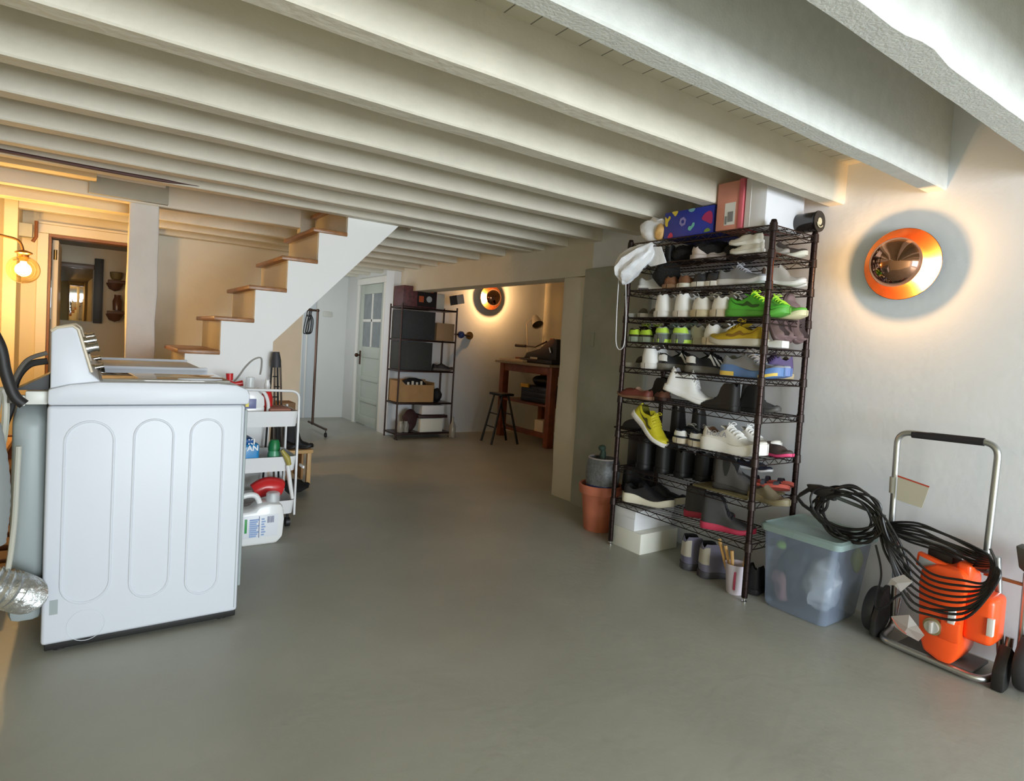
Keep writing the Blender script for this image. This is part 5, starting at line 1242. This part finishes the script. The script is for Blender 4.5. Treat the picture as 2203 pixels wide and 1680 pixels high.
mb.build('barcode', M_('4a4f78', .5), lb)
MB().box(jx0+.036, jx0+.048, yj-.003, yj-.0015, .075, .15, .001).build('green_mark', M_('3f9a50', .5), lb)
# thin grey cord on the stringer
meta(MB().tube(spline([aty(a, b, 4.028) for a, b in ((503, 822), (515, 808), (528, 790), (545, 774), (562, 770), (563, 790), (560, 806))], 5), .0045, 6).build('grey_cord', mat('cord_grey', '9a9892', .6)), 'thin grey cord stuck to the white side of the stairs', 'cord')
# folded tripod
TR = thing('tripod', 'folded black and silver tripod standing against the end of the stairs', 'tripod', (.97, 3.97, 0))
top = aty(594, 757, 3.97)
MB().tube([top, aty(594, 775, 3.97), aty(594, 790, 3.97)], [.020, .030, .030], 14).build('tripod_head', mat('rubber_grey', '37373a', .6), TR)
for i, (xa, xb) in enumerate(((585, 576), (591, 590), (597, 598), (603, 606))):
    a, b = aty(xa, 785, 3.975), aty(xb, 900, 3.975); d = (b-a)/(a.z-b.z); b2 = a+d*(a.z-.01)
    MB().cyl(a, b2, .0065, n=8).build('leg', mat('leg_metal', '8a7e74', .3, .9) if i % 2 else m_blk, TR)
for i in range(6):
    a = aty(591+(i % 2)*3, 810+i*22, 3.965); MB().cyl(a+Vector((-.012, 0, 0)), a+Vector((.02, 0, 0)), .004, n=6).build('brace', m_blk, TR)

# bench with boots beyond the stairs
bw = mat('bench_wood', 'c8a06a', .5, noise=.1, nscale=12)
BN = thing('low_bench', 'low pale wooden bench beyond the end of the stairs', 'bench', (1.2, 4.9, 0))
MB().box(1.02, 1.435, 4.62, 4.92, .235, .262, .003).build('bench_top', bw, BN)
for x in (1.03, 1.395): 
    for y in (4.63, 4.885): MB().box(x, x+.03, y, y+.03, 0, .235, .002).build('leg', bw, BN)
MB().box(1.36, 1.375, 4.66, 4.89, .03, .235, .002).build('side_panel', mat('bench_side', '9a7040', .6), BN)
for i, (x, y, rz, lab) in enumerate(((1.235, 4.75, -35, 'black lace-up boot on the low bench, left of its pair'), (1.335, 4.73, -28, 'black lace-up boot on the low bench, right of its pair'))):
    shoe('tall', 'boot', (x-.08, y+.03, .264), rz, ('141415', '100f10', '2a2a2c', '0a0a0a', W1), lab, 'black boots on the bench', (), sc=.72)
meta(lump('white_bag', (1.20, 4.78, .085), .08, .09, .08, m_bag, None, .02, 15, 31), 'crumpled white plastic bag under the low bench', 'bag')
meta(lump('black_rag', (1.20, 4.40, .045), .15, .11, .042, mat('black_fur', '171615', .95), None, .022, 16, 33), 'black shaggy bath mat bunched on the floor in front of the bench', 'mat')
q = aty(627, 880, 5.4)
meta(MB().box(q.x-.12, q.x+.02, 5.35, 5.55, 0, q.z+.06, .003).build('brown_box', mat('carton_brown', '8a6a48', .7)), 'tall brown carton behind the boots on the bench', 'box')

# ================================================================== CLOTHES RACK IN THE HALL
m_pipe = mat('pipe_bronze', '5a463c', .35, .8)
CR = thing('clothes_rack', 'dark pipe clothes rack on casters in the hall', 'clothes rack', (2.22, 7.0, 0))
yp = 7.16; xb = aty(672, 915, yp).x; zt_ = aty(682, 668, yp).z
MB().cyl((xb, yp, .09), (xb+.0, yp, zt_), .014, n=12).build('post', m_pipe, CR)
MB().cyl((xb, yp, zt_), (xb-.55, yp, zt_), .013, n=12).ball((xb, yp, zt_), .02).build('top_rail', m_pipe, CR)
MB().cyl((xb-.55, yp, .09), (xb-.55, yp, zt_), .014, n=12).build('post', m_pipe, CR)
for x in (xb, xb-.55): MB().cyl((x, yp+.15, .09), (x, 6.66, .09), .014, n=12).ball((x, yp, .09), .019).build('base_pipe', m_pipe, CR)
for x in (xb, xb-.55):
    MB().cyl((x-.01, 6.67, .027), (x+.01, 6.67, .027), .026, n=14).cyl((x, 6.67, .03), (x, 6.67, .08), .006, n=8).build('caster', m_blk, CR)
for i, (a, b) in enumerate(((659, 706), (664, 702), (668, 700))):
    q = aty(a, b, yp-.0)
    meta(MB().tube(spline([(q.x, yp, zt_+.016), (q.x+.01, yp, zt_), (q.x, yp, zt_-.05), (q.x+.03, yp+.01, zt_-.12), (q.x+.02, yp+.01, zt_-.25), (q.x-.03, yp, zt_-.27), (q.x-.02, yp, zt_-.16), (q.x, yp, zt_-.05)], 5), .007+.003*(i == 1), 6).build('clothes_hanger', m_blk),
         ['black clip hanger furthest left on the clothes rack', 'thicker black hanger in the middle of the clothes rack', 'black hanger nearest the post of the clothes rack'][i], 'hanger', 'hangers on the clothes rack')

# ================================================================== METAL SHELF IN THE ALCOVE
m_rk2 = mat('shelf_metal', '3b2a26', .35, .6)
ax0, ax1, ay0, ay1 = 2.892, 3.60, 6.345, 6.665
lev = [aty(978, y, ay0).z for y in (668, 735, 799, 866, 928)]
AR = thing('metal_shelf', 'narrow dark metal shelving unit with five shelves at the alcove entrance', 'shelving', (3.2, 6.5, 0))
for x in (ax0, ax1):
    for y in (ay0, ay1): MB().cyl((x, y, 0.0), (x, y, lev[0]+.03), .010, n=10).build('post', m_rk2, AR)
    MB().tube([(x, ay0, .03), (x, ay0-.04, .01), (x, ay0+.05, .008)], .008, 8).build('foot', m_rk2, AR)
for z in lev:
    MB().box(ax0, ax1, ay0, ay1, z-.022, z-.002, .002).build('shelf_board', m_rk2, AR)
def bx(name, label, x0, y0, z0, x1, z1, m, cat='box', dep=.25, Y=6.36, **k):
    """box given by its front face on the plane Y"""
    return meta(MB().box(x0, x1, Y, Y+dep, z0, z1, .003).build(name, m), label, cat, **k)
def xa(px, Y=6.36): return aty(px, 780, Y).x-(0)
def xz(px, py, Y=6.36): return aty(px, py, Y)
red = mat('print_red', '5a2a2c', .5, noise=.5, nscale=30)
T = thing('printed_carton', 'dark red printed carton on top of the metal shelf', 'box', (3.1, 6.5, lev[0]))
a, b = xz(866, 662), xz(946, 622)
MB().box(ax0+.01, b.x-.03, 6.36, 6.62, lev[0], b.z, .003).build('carton', red, T)
lp = MB().box(b.x-.28, b.x-.04, 6.3565, 6.36, lev[0]+.01, b.z-.015).build('printed_panel', M_('1b1416', .4), T)
MB().lathe([(.0, 0), (.035, 0), (.036, .002), (.0, .002)], (b.x-.13, 6.354, lev[0]+.10), 'y', 20).build('printed_disc', M_('aab4bc', .4), lp)
MB().box(b.x-.26, b.x-.20, 6.355, 6.3565, lev[0]+.06, lev[0]+.13).box(b.x-.24, b.x-.08, 6.355, 6.3565, b.z-.055, b.z-.035).build('printed_mark', M_('b85a34', .4), lp)
bx('paper_stack', 'white paper leaning beside the red carton on the shelf top', b.x-.02, 0, lev[0], xz(964, 650).x, xz(960, 632).z, mat('paper_white', 'dcd8cc', .6), 'paper', .02, 6.45)
q = xz(983, 645, 6.33); T = thing('instruction_card', 'grey and black instruction card tilted at the right end of the shelf top', 'card', q)
Mx = Matrix.Translation(q) @ Matrix.Rotation(R_(-13), 4, 'Y')
MB().box(-.095, .095, -.004, .004, -.055, .055, 0, 2, Mx).build('card', M_('b8b4b0', .6), T)
MB().box(-.095, .0, -.006, -.004, -.055, .055, 0, 2, Mx).build('printed_half', M_('3a3838', .6), T)
spk = mat('speaker_grey', '35373a', .7, noise=.15, nscale=50)
bx('speaker_box', 'large charcoal fabric speaker on the second level of the metal shelf', ax0+.015, 0, lev[1], xz(936, 700).x, xz(936, 672).z, spk, 'speaker', .27)
bx('carton', 'small brown carton with two holes on the second level of the metal shelf', xz(940, 710).x, 0, lev[1], ax1-.015, xz(960, 696).z, mat('carton_tan', 'a88a68', .7), 'box', .2)
bx('speaker_box', 'large charcoal fabric box on the third level of the metal shelf', ax0+.015, 0, lev[2], xz(930, 760).x, xz(930, 738).z, mat('speaker_grey2', '3a3c3a', .7, noise=.15, nscale=50), 'speaker', .27)
shoe('low', 'sneaker', (xz(934, 797).x, 6.42, lev[2]+.001), -15, ('241d20', '5a5350', None, '141414', W1), 'black sneaker at the right end of the third level of the metal shelf', None, (), sc=.9)
cb = mat('carton_kraft', 'b08a5c', .7, noise=.08, nscale=12)
T = thing('open_carton', 'open brown carton full of dark things on the fourth level of the metal shelf', 'box', (3.1, 6.5, lev[3]))
z1_ = xz(900, 828).z
MB().box(ax0+.01, xz(934, 840).x, 6.36, 6.365, lev[3], z1_).box(ax0+.01, xz(934, 840).x, 6.60, 6.605, lev[3], z1_+.05).box(ax0+.01, ax0+.015, 6.36, 6.605, lev[3], z1_+.04).box(xz(934, 840).x-.005, xz(934, 840).x, 6.36, 6.605, lev[3], z1_+.03).box(ax0+.01, xz(934, 840).x, 6.36, 6.6, lev[3], lev[3]+.004).build('carton', cb, T)
MB().prism([(ax0+.01, z1_), (ax0+.10, z1_), (ax0+.03, z1_+.06)], 'y', 6.358, 6.362).build('flap', cb, T)
meta(lump('dark_bag', (3.14, 6.48, z1_+.0), .16, .09, .07, M_('17171a', .8), None, .02, 12, 41), 'black bag sticking out of the open brown carton', 'bag')
for i in range(4): meta(MB().box(3.02+.055*i, 3.045+.055*i, 6.375, 6.39, lev[3]+.06, z1_+.03+.012*(i % 2), .003).build('white_tube', mat('paper_white', 'dcd8cc', .6)), ['leftmost', 'second', 'third', 'rightmost'][i]+' of four small white tubes poking out of the open brown carton', 'tube', 'white tubes in the carton')
meta(lump('black_basket', (xz(946, 850).x, 6.44, lev[3]+.082), .065, .06, .08, M_('131314', .7), None, .012, 18, 43), 'black lumpy bag beside the open carton on the metal shelf', 'bag')
T = thing('white_box', 'white lidded box on the bottom level of the metal shelf', 'box', (3.35, 6.5, lev[4]))
MB().box(xz(905, 910).x, xz(953, 910).x, 6.37, 6.60, lev[4], xz(940, 900).z, .003).build('box_body', wb2, T)
MB().box(xz(900, 900).x, xz(962, 900).x, 6.355, 6.61, xz(940, 899).z, xz(940, 893).z, .003).build('dark_rim', M_('3a2426', .5), T)
bx('white_carton', 'flat white carton stacked on the lidded box, metal shelf bottom level', xz(908, 880).x, 0, xz(940, 892).z+.003, xz(955, 880).x, xz(940, 872).z, wb, 'box', .22)
meta(lump('red_bag', (xz(889, 900).x, 6.45, lev[4]+.135), .085, .06, .13, M_('3a1f20', .7), None, .018, 14, 45), 'dark red and black bag on the bottom level of the metal shelf', 'bag')
for i, px in enumerate((856, 868)):
    qx = xz(px, 915, 6.42); meta(MB().lathe([(.03, 0), (.035, .01), (.035, .09), (.028, .11), (.028, .13)], (qx.x+.03, 6.42, lev[4]), 'z', 18).build('glass_jar', mat('jar_glass', 'b9b4a8', .15, alpha=.6)), ['glass jar nearest the left post on the bottom level', 'glass jar beside the dark red bag on the bottom level'][i], 'jar', 'glass jars on the metal shelf')
q = atz(972, 941); bottle('glass_bottle', 'clear glass bottle on the floor at the right foot of the metal shelf', 'bottle', q.x, q.y, 0, [(.04, 0), (.042, .01), (.042, .14), (.015, .20), (.014, .25)], mat('jar_glass', 'b9b4a8', .15))
q = aty(1010, 722, 6.69); T = thing('wall_hook', 'blue ball and brass disc coat hook on the alcove wall', 'hook', (q.x, 6.7, q.z))
MB().cyl((q.x, 6.70, q.z), (q.x, 6.68, q.z), .05, n=24).build('wall_disc', mat('hook_brass', '9a7a4a', .35, .9), T)
kb = aty(992, 720, 6.60)
MB().cyl((q.x, 6.68, q.z), kb, .012, n=10).cyl(kb, kb+Vector((-.10, -.02, .0)), .010, n=8).build('rod', m_rk2, T)
MB().ball(kb, .046).build('knob', mat('hook_blue', '3d4f8c', .35), T)

# ================================================================== WORKBENCH AND STOOL IN THE ALCOVE
m_tw = mat('table_wood', '7a3f24', .4, noise=.2, nscale=14); TZ = .955
WB = thing('workbench', 'tall reddish brown wooden workbench in the alcove', 'table', (4.7, 5.9, 0))
tx0, tx1, ty0, ty1 = 4.31, 5.05, 5.36, 6.42
MB().box(tx0-.05, tx1, ty0-.02, ty1+.04, TZ-.028, TZ, .004).build('table_top', mat('table_top_grey', '8b7f6c', .45), WB)
for x in (tx0, tx1-.09):
    for y in (ty0, ty1-.09): MB().box(x, x+.085, y, y+.085, 0, TZ-.028, .004).build('leg', m_tw, WB)
MB().box(tx0+.01, tx0+.035, ty0+.05, ty1-.05, TZ-.12, TZ-.028, .003).build('apron', m_tw, WB); MB().box(tx0+.05, tx1-.05, ty0+.01, ty0+.035, TZ-.13, TZ-.028, .003).build('apron', m_tw, WB)
MB().box(tx1-.04, tx1-.02, ty0+.05, ty1-.05, TZ-.12, TZ-.028, .003).build('apron', m_tw, WB)
MB().box(tx0+.02, tx1-.02, ty0+.02, ty1-.02, .46, .485, .003).build('lower_shelf', m_tw, WB)
MB().box(tx0+.02, tx0+.06, ty0+.06, ty1-.06, .10, .16, .003).build('stretcher', m_tw, WB); MB().box(tx1-.06, tx1-.03, ty0+.06, ty1-.06, .10, .16, .003).build('stretcher', m_tw, WB)
MB().box(tx0+.30, tx0+.34, ty0+.30, ty0+.36, .485, TZ-.03).build('centre_rail', m_tw, WB)
# heat press
def tp(px, py, X): return atx(px, py, X)
hpX = 4.55; a = tp(1140, 778, hpX); b = tp(1207, 783, hpX)
HP = thing('heat_press', 'black clamshell heat press with lever on the workbench', 'press', (hpX, (a.y+b.y)/2, TZ))
MB().box(hpX-.16, hpX+.22, b.y-.02, a.y, TZ+.001, TZ+.05, .008).build('base', m_blk, HP)
MB().prism([(a.y, TZ+.05), (a.y-.05, TZ+.12), (b.y+.30, TZ+.18), (b.y+.10, TZ+.30), (b.y-.02, TZ+.30), (b.y-.02, TZ+.05)], 'x', hpX-.10, hpX+.16, .008).build('press_body', m_blk, HP)
l0, l1, l2 = tp(1112, 743, hpX), tp(1152, 746, hpX), tp(1176, 735, hpX)
MB().tube([l2, l1, l0], [.012, .010, .010], 8).build('lever', mat('lever_brown', '3a2420', .4), HP)
MB().cyl(l0+Vector((0, .02, 0)), l0.lerp(l1, .5), .020, .018, 12).build('lever_grip', m_blk, HP)
q = tp(1188, 736, hpX); MB().cyl(q, q+Vector((0, 0, .03)), .012, n=10).cyl(q+Vector((0, -.035, .035)), q+Vector((0, .035, .035)), .010, n=8).build('pressure_knob', mat('knob_rust', '6a3226', .4), HP)
q = tp(1183, 748, hpX-.11); MB().cyl(q, q+Vector((0, -.03, -.06)), .014, n=10).build('spring', m_chr, HP)
q = tp(1147, 770, hpX-.17); MB().box(q.x, q.x+.004, q.y-.08, q.y+.06, q.z-.01, q.z+.012).build('maker_plate', M_('c8c4bc', .5), HP)
# papers and rulers
q0, q1 = tp(1085, 774, 4.40), tp(1135, 778, 4.40)
meta(MB().box(4.32, 4.62, q1.y, q0.y, TZ+.001, TZ+.028, .004).wob(.004, 12).build('paper_pile', mat('paper_warm', 'd9c8b4', .6)), 'loose pile of white paper on the left half of the workbench', 'paper')
q0 = tp(1100, 762, 4.78)
meta(MB().box(4.74, 4.84, q0.y-.30, q0.y, TZ+.001, TZ+.045, .004).build('tool_case', mat('case_brown', '6a4030', .5)), 'narrow brown case at the back of the workbench', 'case')
# desk lamp
lx = 4.86; base = tp(1136, 770, lx)
DL = thing('desk_lamp', 'white desk lamp with bent neck behind the heat press', 'lamp', (lx, base.y, TZ))
k1, k2, k3 = tp(1133, 696, lx), tp(1148, 683, lx), tp(1152, 687, lx)
MB().cyl((lx, base.y, TZ+.001), (lx, base.y, TZ+.018), .075, n=28).build('base', mat('lamp_white', 'dfd3c4', .35), DL)
MB().tube([(lx, base.y, TZ+.01), k1, k2], .008, 8).build('neck', MATS['lamp_white'], DL)
sd = (tp(1158, 703, lx-.02)-tp(1150, 683, lx)).normalized(); s0_ = tp(1151, 683, lx)
Mq = sd.to_track_quat('Z', 'Y').to_matrix().to_4x4()
MB().shell([(.0, -.02), (.036, -.014), (.045, .0), (.078, .14), (.076, .14), (.042, .004), (.0, -.01)], s0_, 'z', 28, Mq).build('lamp_shade', MATS['lamp_white'], DL)
MB().lathe([(.0, .120), (.070, .120), (.070, .124), (0, .124)], s0_, 'z', 24, 0, Mq).build('shade_inside', M_('4d4638', .5), DL)
# things on the lower shelf of the workbench
q = tp(1140, 880, 4.45)
T = thing('tool_cabinet', 'black tool drawer unit on the lower shelf of the workbench', 'toolbox', (4.6, 5.8, .486))
MB().box(4.40, 4.85, 5.52, 6.05, .487, .68, .006).build('cabinet', m_blk, T)
for z in (.50, .56, .62): MB().box(4.388, 4.40, 5.54, 6.03, z, z+.05, .003).cyl((4.385, 5.70, z+.025), (4.385, 5.88, z+.025), .005, n=8).build('drawer', mat('drawer_black', '26262a', .4), T)
meta(lump('black_tool', (4.55, 5.84, .745), .10, .13, .062, M_('121214', .5), None, .018, 10, 51), 'black power tool lying on the black drawer unit', 'tool')
meta(MB().box(4.36, 4.386, 5.86, 6.02, .655, .70, .006).build('yellow_level', M_('c89a30', .5)), 'small yellow tool at the front of the black drawer unit', 'tool')
meta(MB().box(4.34, 4.56, 5.50, 5.66, .163, .30, .004).build('small_white_box', mat('paper_warm', 'd9c8b4', .6)), 'small white box low between the workbench legs', 'box')
# step stool
m_st = mat('stool_black', '1c1918', .4, .3)
SS = thing('step_stool', 'black folding step stool in front of the workbench', 'stool', (3.98, 5.85, 0))
topz = .56
fe = [(3.84, 6.02), (3.80, 5.74), (4.17, 5.98), (4.14, 5.70)]; tt_ = [(3.955, 5.97), (3.95, 5.79), (4.03, 5.96), (4.02, 5.77)]
for (a, b), (c, d) in zip(fe, tt_): MB().cyl((a, b, .005), (c, d, topz), .014, .012, 8).build('leg', m_st, SS)
MB().box(3.90, 4.08, 5.74, 6.0, topz, topz+.03, .006).build('top_step', m_st, SS)
for t in (.35, .62):
    mb = MB()
    for i, j in ((0, 1), (2, 3)):
        p = [Vector((fe[k][0]+(tt_[k][0]-fe[k][0])*t, fe[k][1]+(tt_[k][1]-fe[k][1])*t, topz*t)) for k in (i, j)]
        mb.tube(p, .008, 6)
    mb.build('rung', m_st, SS)
meta(MB().tube(spline([(XL+.01, 3.93, 1.950), (-.2, 3.932, 1.946), (.1, 3.937, 1.944), (.35, 3.940, 1.946), (.5, 3.942, 1.950)], 6), [.009]*18+[.008, .006, .004, .003, .002, .002, .001], 6).build('ceiling_dark_line', mat('line_brown', '4a2620', .6)), 'thin dark brown line running along the joist edge above the washer', 'cable')  # thin tapering tube drawing the dark line along the joist edge
